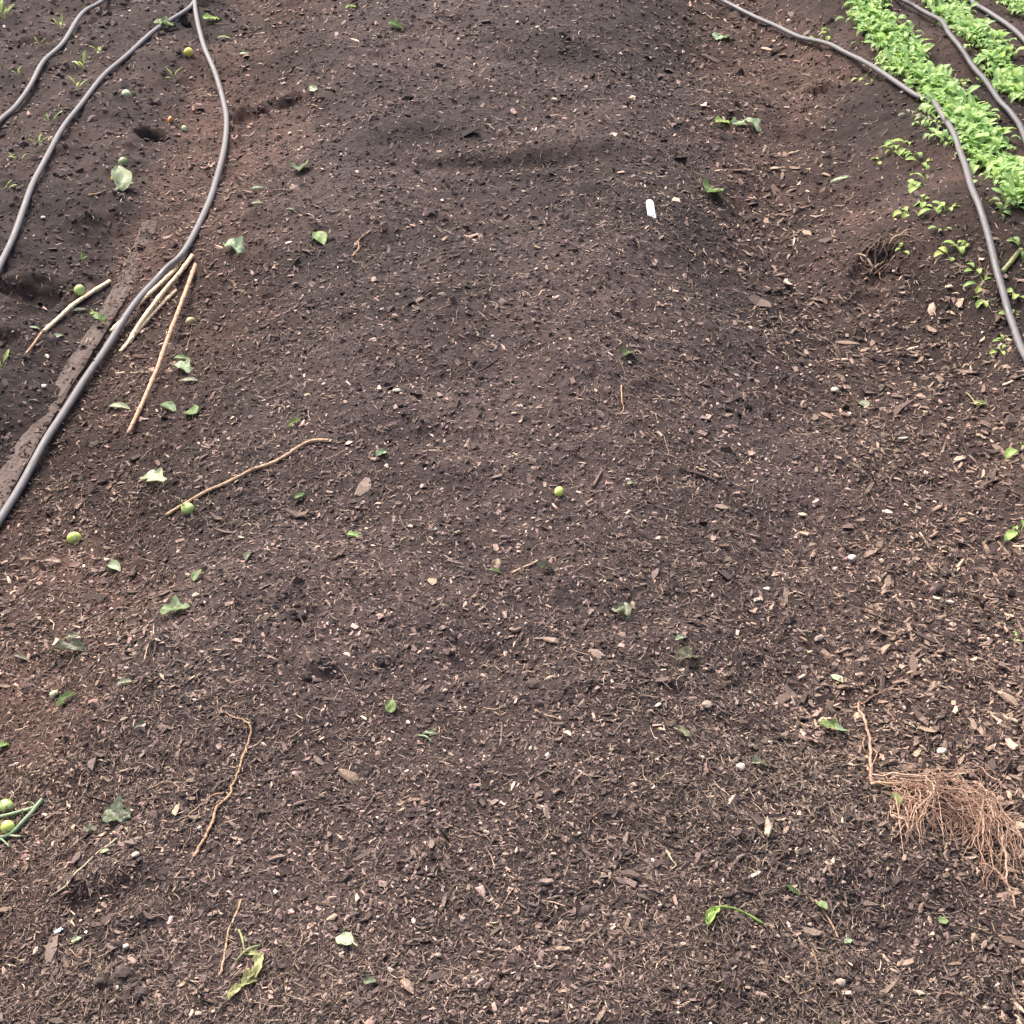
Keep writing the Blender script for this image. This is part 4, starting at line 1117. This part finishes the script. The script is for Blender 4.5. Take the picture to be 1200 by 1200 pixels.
def put(name, me, x, y, L, label, cat, group, sink=.0, tilt=.22, head=None, sc=None, mat=None):
    o = bpy.data.objects.new(name, me); link(o)
    n = slope_normal(np.array([x]), np.array([y]))[0] + rng.normal(0, tilt, 3)
    a = rng.uniform(0, 6.28) if head is None else head
    o.scale = (1, 1, 1)
    align(o, (x, y, float(hs2(x, y)) + L * sink + .0026), (math.cos(a), math.sin(a), 0), n)
    o.scale = (L, L, L) if sc is None else sc
    if mat is not None:
        o.material_slots[0].link = 'OBJECT'; o.material_slots[0].material = mat
    tag(o, label, cat, group)
    return o
def pick(n, fn, p=1.5, ylo=1.0, yhi=5.4):
    out = []
    while len(out) < n:
        x, y = sample(1, ylo, yhi, p); x, y = float(x[0]), float(y[0])
        if abs(x) > .353 * math.hypot(y, 0) * 1.08 + .12: continue
        if rng.random() < fn(x, y): out.append((x, y))
    return out
fr1 = lambda x, y: float(zone_right_furrow(x, y)); fl1 = lambda x, y: float(zone_left_furrow(x, y)); mb1 = lambda x, y: float(1 - max(zone_right_furrow(x, y), zone_left_furrow(x, y), zone_right_bed(x, y), zone_left_bed(x, y)))
def size(y, a=.0030, b_=.0032): return (a + b_ * math.hypot(y, 1.4)) * float(rng.lognormal(0, .28))
spots = pick(165, lambda x, y: .08 + .92 * fr1(x, y)) + pick(55, lambda x, y: fl1(x, y)) + pick(75, lambda x, y: mb1(x, y))
for (x, y), lb in zip(spots, landmark_labels(spots, 'small tan wood chip')):
    put('wood_chip', random.choice(CM), x, y, size(y) * (1.02 if x > .4 else .85), lb, 'wood chip', 'wood chips strewn ' + zone_name(x, y), .05)
spots = pick(120, lambda x, y: .15 + .85 * max(fr1(x, y), .7 * mb1(x, y)))
for (x, y), lb in zip(spots, landmark_labels(spots, 'dark brown bark piece')):
    put('bark_piece', random.choice(BM), x, y, size(y, .0034, .0028), lb, 'bark', 'dark bark pieces ' + zone_name(x, y), .06)
spots = pick(210, lambda x, y: .1 + .9 * max(.8 * fr1(x, y), mb1(x, y), .3 * fl1(x, y)))
for (x, y), lb in zip(spots, landmark_labels(spots, 'thin pale straw bit')):
    L = size(y, .0075, .0045); put('straw', random.choice(SM), x, y, L, lb, 'straw', 'straw bits ' + zone_name(x, y), .03, .12, None, (L, L * .9, L * .9))
spots = pick(34, lambda x, y: .25 + .75 * fr1(x, y))
for (x, y), lb in zip(spots, landmark_labels(spots, 'small rounded brown pebble')):
    put('pebble', random.choice(PM), x, y, size(y, .0025, .0022), lb, 'pebble', 'brown pebbles ' + zone_name(x, y), .15, .3)
# particular pieces that can be found in the photograph: px, py, size in px, heading, kind, label
def spot(px, py, s_px, kind, head, label, cat, mat=None, flatz=1.0):
    g = at(px, py); dep = np.linalg.norm(g - np.array([0, 0, CAM_H])); L = s_px * dep / 1700.0
    me = {'chip': CM[seedc[0] % len(CM)], 'bark': BM[seedc[0] % 4], 'stone': PM[seedc[0] % 5], 'straw': SM[seedc[0] % 7]}[kind]; seedc[0] += 1
    nm = {'chip': 'wood_chip', 'bark': 'bark_piece', 'stone': 'pebble', 'straw': 'straw'}[kind]
    L = L * (.85 if kind == 'stone' else 1)
    put(nm, me, g[0], g[1], L, label, cat, None, .15 if kind == 'stone' else .08, .12, head, (L, L, L * flatz), mat)
spot(1058, 516, 12, 'chip', .2, 'white triangular shard lying in the right furrow', 'shard', MWHITE)
spot(998, 657, 14, 'stone', .2, 'white rounded pebble in the right furrow, below the chips', 'pebble', MWHITE)
spot(1103, 884, 15, 'stone', .2, 'pale grey round pebble above the root clump', 'pebble', MWHITE)
spot(868, 902, 15, 'stone', .4, 'pinkish pebble beside the grey green scrap', 'pebble')
spot(828, 828, 18, 'stone', 0, 'flat grey pink pebble right of the middle', 'pebble', None, .5)
spot(465, 460, 11, 'stone', 0, 'pale pebble left of centre above the shrivelled sprout', 'pebble', MWHITE)
spot(935, 844, 13, 'chip', 0, 'square cream wood chip above the bright torn leaf', 'wood chip')
spot(978, 460, 12, 'stone', 0, 'orange brown pebble in the chip patch of right furrow', 'pebble')
spot(517, 712, 20, 'straw', .4, 'smooth pale peg of wood near the middle', 'wood chip', MPALE, 3)
spot(336, 918, 20, 'straw', .6, 'pale tan splinter at lower left of the middle', 'splinter', MCANE2, 3)
spot(485, 940, 16, 'chip', .1, 'pale pinkish wood chip at lower middle', 'wood chip')
spot(361, 1105, 20, 'straw', 1.2, 'pale upright splinter right of the wilted weed', 'splinter', MPALE, 3)
spot(735, 1085, 20, 'chip', 1.3, 'tan leaf shaped bark chip at lower middle', 'wood chip')
spot(985, 1155, 15, 'stone', .2, 'cream stone chunk near the bottom right', 'pebble')
spot(1020, 1153, 11, 'chip', 0, 'cream square chip right of the cream stone chunk', 'wood chip')
spot(660, 1115, 18, 'bark', .1, 'orange brown bark chunk near the bottom middle', 'bark', MCHIP)
spot(4, 1070, 22, 'chip', .2, 'broad tan chip on the left edge near the bottom', 'wood chip')
spot(88, 1121, 19, 'straw', -.7, 'orange brown splinter below the small pale leaf', 'splinter', MCANE2, 3)
spot(1118, 1132, 15, 'chip', .1, 'oval tan chip at the bottom right', 'wood chip')
spot(1121, 1166, 18, 'straw', -1, 'reddish splinter at the bottom right corner', 'splinter', MCANE2, 3)
spot(885, 1027, 15, 'chip', .6, 'cream oval seed above the uprooted seedling', 'seed', MWHITE, .6)
spot(148, 1112, 10, 'stone', 0, 'pinkish pebble right of the brown splinter, lower left', 'pebble')
spot(230, 701, 11, 'stone', 0, 'tan pebble above the wide crisp leaf', 'pebble')
spot(52, 455, 9, 'stone', 0, 'small white pebble on the dark bed left of plank', 'pebble', MWHITE)
spot(51, 257, 8, 'stone', 0, 'white pebble beside the second hose from left', 'pebble', MWHITE)
spot(440, 78, 8, 'stone', 0, 'tan pebble near the top, left of centre', 'pebble')
spot(630, 34, 7, 'stone', 0, 'white pebble near the top middle', 'pebble', MWHITE)
spot(700, 333, 14, 'straw', .8, 'pale straight splinter right of centre, upper part', 'splinter', MPALE, 3)
spot(848, 642, 14, 'chip', .1, 'cream oval chip right of centre', 'wood chip')
spot(898, 692, 8, 'chip', 0, 'small white chip right of centre, on bare soil', 'wood chip', MWHITE)
spot(771, 828, 9, 'chip', .7, 'small white seed at lower right of the middle', 'seed', MWHITE)
spot(886, 705, 9, 'chip', .5, 'square white chip right of centre', 'wood chip', MWHITE)
for i, (px, py, s) in enumerate([(142, 1146, 20), (165, 1166, 16), (118, 1150, 13), (352, 722, 11), (688, 1070, 14), (850, 1050, 10), (858, 1130, 11), (1108, 672, 13), (1098, 690, 13), (683, 830, 11), (1185, 560, 10)]):
    lb = ['large dark clod at the bottom left', 'dark clod right of the large one at bottom left', 'dark clod left of the large one at bottom left', 'dark clod at the small hollow left of middle', 'dark lump at lower middle', 'black lump above the uprooted seedling', 'dark lump near the bottom, right of middle', 'brown clod, upper of two in the right furrow chips', 'brown clod, lower of two in the right furrow chips', 'grey brown lump below the middle', 'dark clod on the right edge of the picture'][i]
    g = at(px, py); dep = np.linalg.norm(g - np.array([0, 0, CAM_H])); L = s * dep / 1700
    put('soil_clod', KM[i % 4], g[0], g[1], L, lb, 'soil clod', 'dark soil clods', -.04, .2)

# ------------------------------------------------------------------ salad rows
def salad_leaf(seed, L, Wd, rise, droop):
    lr = np.random.default_rng(seed); nu, nv = 9, 4
    V, UV = [], []; ang = rise; x = z = 0.0; ph_ = lr.uniform(0, 6.28)
    for i in range(nu + 1):
        t = i / nu
        b = max((t - .38) / .62, 0)
        wd = max(math.sin(math.pi * b ** .8), 0) ** .6 if 0 < b < 1 else 0
        wd = max(wd, .085 if t < .9 else .03)
        if i in (5, 7): wd *= lr.uniform(.85, 1.08)
        tw = .5 * math.sin(ph_) * b
        for j in range(nv + 1):
            s = j / nv * 2 - 1
            y = s * wd * Wd / 2
            zz = (.30 * s * s * wd + .10 * math.sin(t * 10 + s * 3 + ph_) * wd) * Wd * .5 + tw * y
            V.append((x - math.sin(ang) * zz, y, z + math.cos(ang) * zz)); UV.append((t, j / nv))
        ang -= droop / nu * (1.6 if t > .3 else .35)
        x += L / nu * math.cos(ang); z += L / nu * math.sin(ang)
    Fc = [(i * (nv + 1) + j, (i + 1) * (nv + 1) + j, (i + 1) * (nv + 1) + j + 1, i * (nv + 1) + j + 1) for i in range(nu) for j in range(nv)]
    me = np_mesh('salad_leaf', np.array(V), np.array(Fc), True, None, UV)
    return me
SL = [salad_leaf(i, .053 * rng.uniform(.85, 1.15), rng.uniform(.013, .020), rng.uniform(.85, 1.5), rng.uniform(.5, 2.3)) for i in range(12)]
for m_ in SL: m_.materials.append(LM['salad'])
WL = [salad_leaf(50 + i, .05, rng.uniform(.014, .022), rng.uniform(.5, 1.2), rng.uniform(.8, 1.8)) for i in range(6)]
for m_ in WL: m_.materials.append(LM['weed'])
GL = [salad_leaf(80 + i, .05, rng.uniform(.007, .010), rng.uniform(1.0, 1.4), rng.uniform(.3, 1.2)) for i in range(4)]
for m_ in GL: m_.materials.append(LM['weed'])
def plant(name, x, y, meshes, n, sc, label, cat, group, mat=None, spread_=.006):
    o = empty(name, (x, y, float(hs(x, y)) - .002))
    a0 = rng.uniform(0, 6.28)
    for k in range(n):
        l = bpy.data.objects.new('leaf', random.choice(meshes)); link(l, o)
        l.location = (rng.normal(0, spread_ * .5), rng.normal(0, spread_ * .5), 0)
        l.rotation_euler = (rng.normal(0, .18), rng.normal(0, .22), a0 + k * 2.4 + rng.normal(0, .3))
        s = sc * rng.uniform(.7, 1.15); l.scale = (s, s, s)
        if mat: l.material_slots[0].link = 'OBJECT'; l.material_slots[0].material = mat
    tag(o, label, cat, group)
    return o
def row(pts, n, half, label, group, nl=7, sc=1.0, segs=None):
    P = [at(x, y) for x, y in pts]; P = np.array(P)
    seg = np.linalg.norm(np.diff(P[:, :2], axis=0), axis=1); cs = np.concatenate([[0], np.cumsum(seg)])
    for k in range(n):
        s = (k + rng.uniform(-.4, .4) + .5) / n * cs[-1]
        x, y = np.interp(s, cs, P[:, 0]), np.interp(s, cs, P[:, 1])
        jx = rng.uniform(-half, half)
        plant('salad_plant', x + jx, y + rng.normal(0, .01), SL, rng.integers(nl - 3, nl + 2), sc * rng.uniform(.8, 1.1), label + (', ' + segs[min(int(s / cs[-1] * len(segs)), len(segs) - 1)] if segs else '') + (', left flank' if jx < -half / 3 else ', right flank' if jx > half / 3 else ', central'), 'salad plant', group, None, .024)
row([(1003, -22), (1015, 2), (1035, 36), (1063, 74), (1095, 106), (1125, 136), (1150, 168), (1174, 203), (1192, 226), (1203, 243)], 168, .046,
    'lime green salad plant in the outer row', 'salad plants in the row next to the outer hose', 14, segs=['top edge', 'far half', 'at the hose bend', 'by the right edge'])
row([(1090, -22), (1102, 6), (1130, 36), (1160, 65), (1185, 95), (1208, 122)], 92, .046,
    'lime green salad plant in the middle row between hoses', 'salad plants in the middle row', 14, segs=['top edge', 'halfway', 'by the right edge'])
row([(1180, -20), (1190, 2), (1208, 24)], 20, .046,
    'young lime green salad plant in the row at the top right corner', 'salad plants in the corner row', 14)
# plants left of the hose that bulge over it
for px, py in ((1082, 150), (1093, 160), (1104, 163), (1098, 148), (1086, 140), (1110, 168)):
    g = at(px, py); plant('salad_plant', g[0], g[1], SL, 5, .75, 'lime green salad plant pushing out left of the outer right hose', 'salad plant', 'salad plants left of the outer hose')
g = at(1068, 137); plant('salad_plant', g[0], g[1], WL, 5, .9, 'grey green lobed weed left of the outer right hose', 'weed', None, LM['grey'])
for px, py, lb in ((1170, 250, 'broad leaved dark green plant at the near end of thick salad row'), (1176, 243, 'second dark green plant at the near end of the thick salad row')):
    g = at(px, py); plant('salad_plant', g[0], g[1], SL, 5, .8, lb, 'salad plant', None, LM['mid'])
g = at(1196, 295); plant('salad_plant', g[0], g[1], SL, 4, 1.0, 'lone dark green plant with thick stalk on the right edge', 'salad plant', None, LM['mid'])
rod('plant_stalk', [(1174, 320), (1184, 308), (1197, 292)], .006, .005, LM['lime'], 'thick yellow green stalk lying under the lone right edge plant', 'stalk')
# weeds along the right bed
G = 'small weeds along the edge of the right bed'
for px, py, n, sc, lb in [
    (960, 47, 4, .8, 'small weed pair left of the first salad row at the top'), (975, 42, 4, .9, 'right weed of the pair left of salad row'),
    (1008, 50, 4, .9, 'yellowish weed at the left foot of thick salad row'), (1010, 92, 5, .7, 'weed tuft touching the underside of outer right hose'), (1020, 98, 4, .6, 'second weed tuft below the outer right hose'),
    (1045, 178, 5, .8, 'topmost weed in the broken weed line on the slope'), (1052, 170, 5, .8, 'weed just right of topmost in the slope line'), (1064, 174, 5, .9, 'third weed down the slope line'),
    (1073, 182, 5, .9, 'fourth weed down the slope line'), (1032, 190, 4, .7, 'weed left of the slope line'), (1080, 192, 4, .8, 'fifth weed down the slope line'),
    (1084, 214, 6, 1.1, 'tallest weed in the slope line'), (1072, 222, 5, .9, 'spreading weed left of the tallest one'), (1082, 236, 5, .8, 'weed below the tallest one'),
    (1065, 252, 5, .8, 'lowest left weed in the slope line'), (1098, 246, 6, .9, 'weed at lower right of the slope line'), (1110, 246, 5, .8, 'weed by the hose at the end of slope line'),
    (1104, 268, 4, .5, 'tiny weed under the slope line end'), (1057, 293, 3, .5, 'tiny leaf weed left of the round leaved weeds'),
    (1110, 300, 5, .8, 'round leaved weed left of the outer hose'), (1124, 292, 5, .9, 'round leaved weed touching the outer hose'), (1134, 286, 4, .8, 'upper round leaved weed by the outer hose'),
    (1144, 318, 6, .8, 'bright clover like weed left of hose, upper'), (1150, 335, 6, .9, 'bright clover like weed left of hose, middle'), (1153, 352, 6, .8, 'bright clover like weed left of hose, lower'),
    (1190, 346, 5, 1.0, 'weed right of the outer hose on the right edge'), (1188, 372, 5, .7, 'small weed under the right edge weed'), (1178, 402, 6, .7, 'low weed at the near end of outer hose'), (1174, 412, 5, .6, 'lowest weed beside the hose end'),
    (1198, 528, 5, .8, 'weed half cut by the right edge'), (1198, 624, 4, .9, 'bright sprout on the right edge of the chips'), (1196, 750, 4, .7, 'pale sprout lower on the right edge'),
    (1118, 26, 3, .6, 'weed sprout left of the dark hose'), (1130, 96, 4, .6, 'weed left of the dark hose, lower'), (1165, 152, 4, .5, 'tiny weed between row and dark hose')]:
    g = at(px, py); plant('weed_seedling', g[0], g[1], WL, n, sc, lb, 'weed', G)
# grass like sprouts on the left bed
G = 'little sprouts on the dark left bed'
for px, py, sc, lb in [(116, 63, .8, 'sprout right of the first hose, uppermost'), (99, 82, 1.1, 'sprout pair, larger, between the first two hoses'), (91, 107, 1.1, 'sprout between the first two hoses, second down'), (59, 146, 1.0, 'sprout between first two hoses, third down'),
                       (46, 172, .9, 'sprout between first two hoses, fourth down'), (22, 191, 1.0, 'sprout between first two hoses near left edge'), (4, 224, 1.0, 'sprout on the left edge'), (21, 90, .8, 'dull sprout left of the first hose'),
                       (72, 34, 1.2, 'straggly sprout left of the first hose at top'), (47, 52, .7, 'tiny sprout left of first hose'), (203, 94, .9, 'straggly sprout between the second and third hose'), (4, 22, 1.4, 'grassy tuft in the top left corner'), (2, 432, .9, 'sprout on the left edge beside the dark hollow'), (94, 308, .5, 'tiny pale sprout above the green tomato')]:
    g = at(px, py); plant('sprout', g[0], g[1], GL, 3 if sc < 1.3 else 8, sc, lb, 'sprout', G)
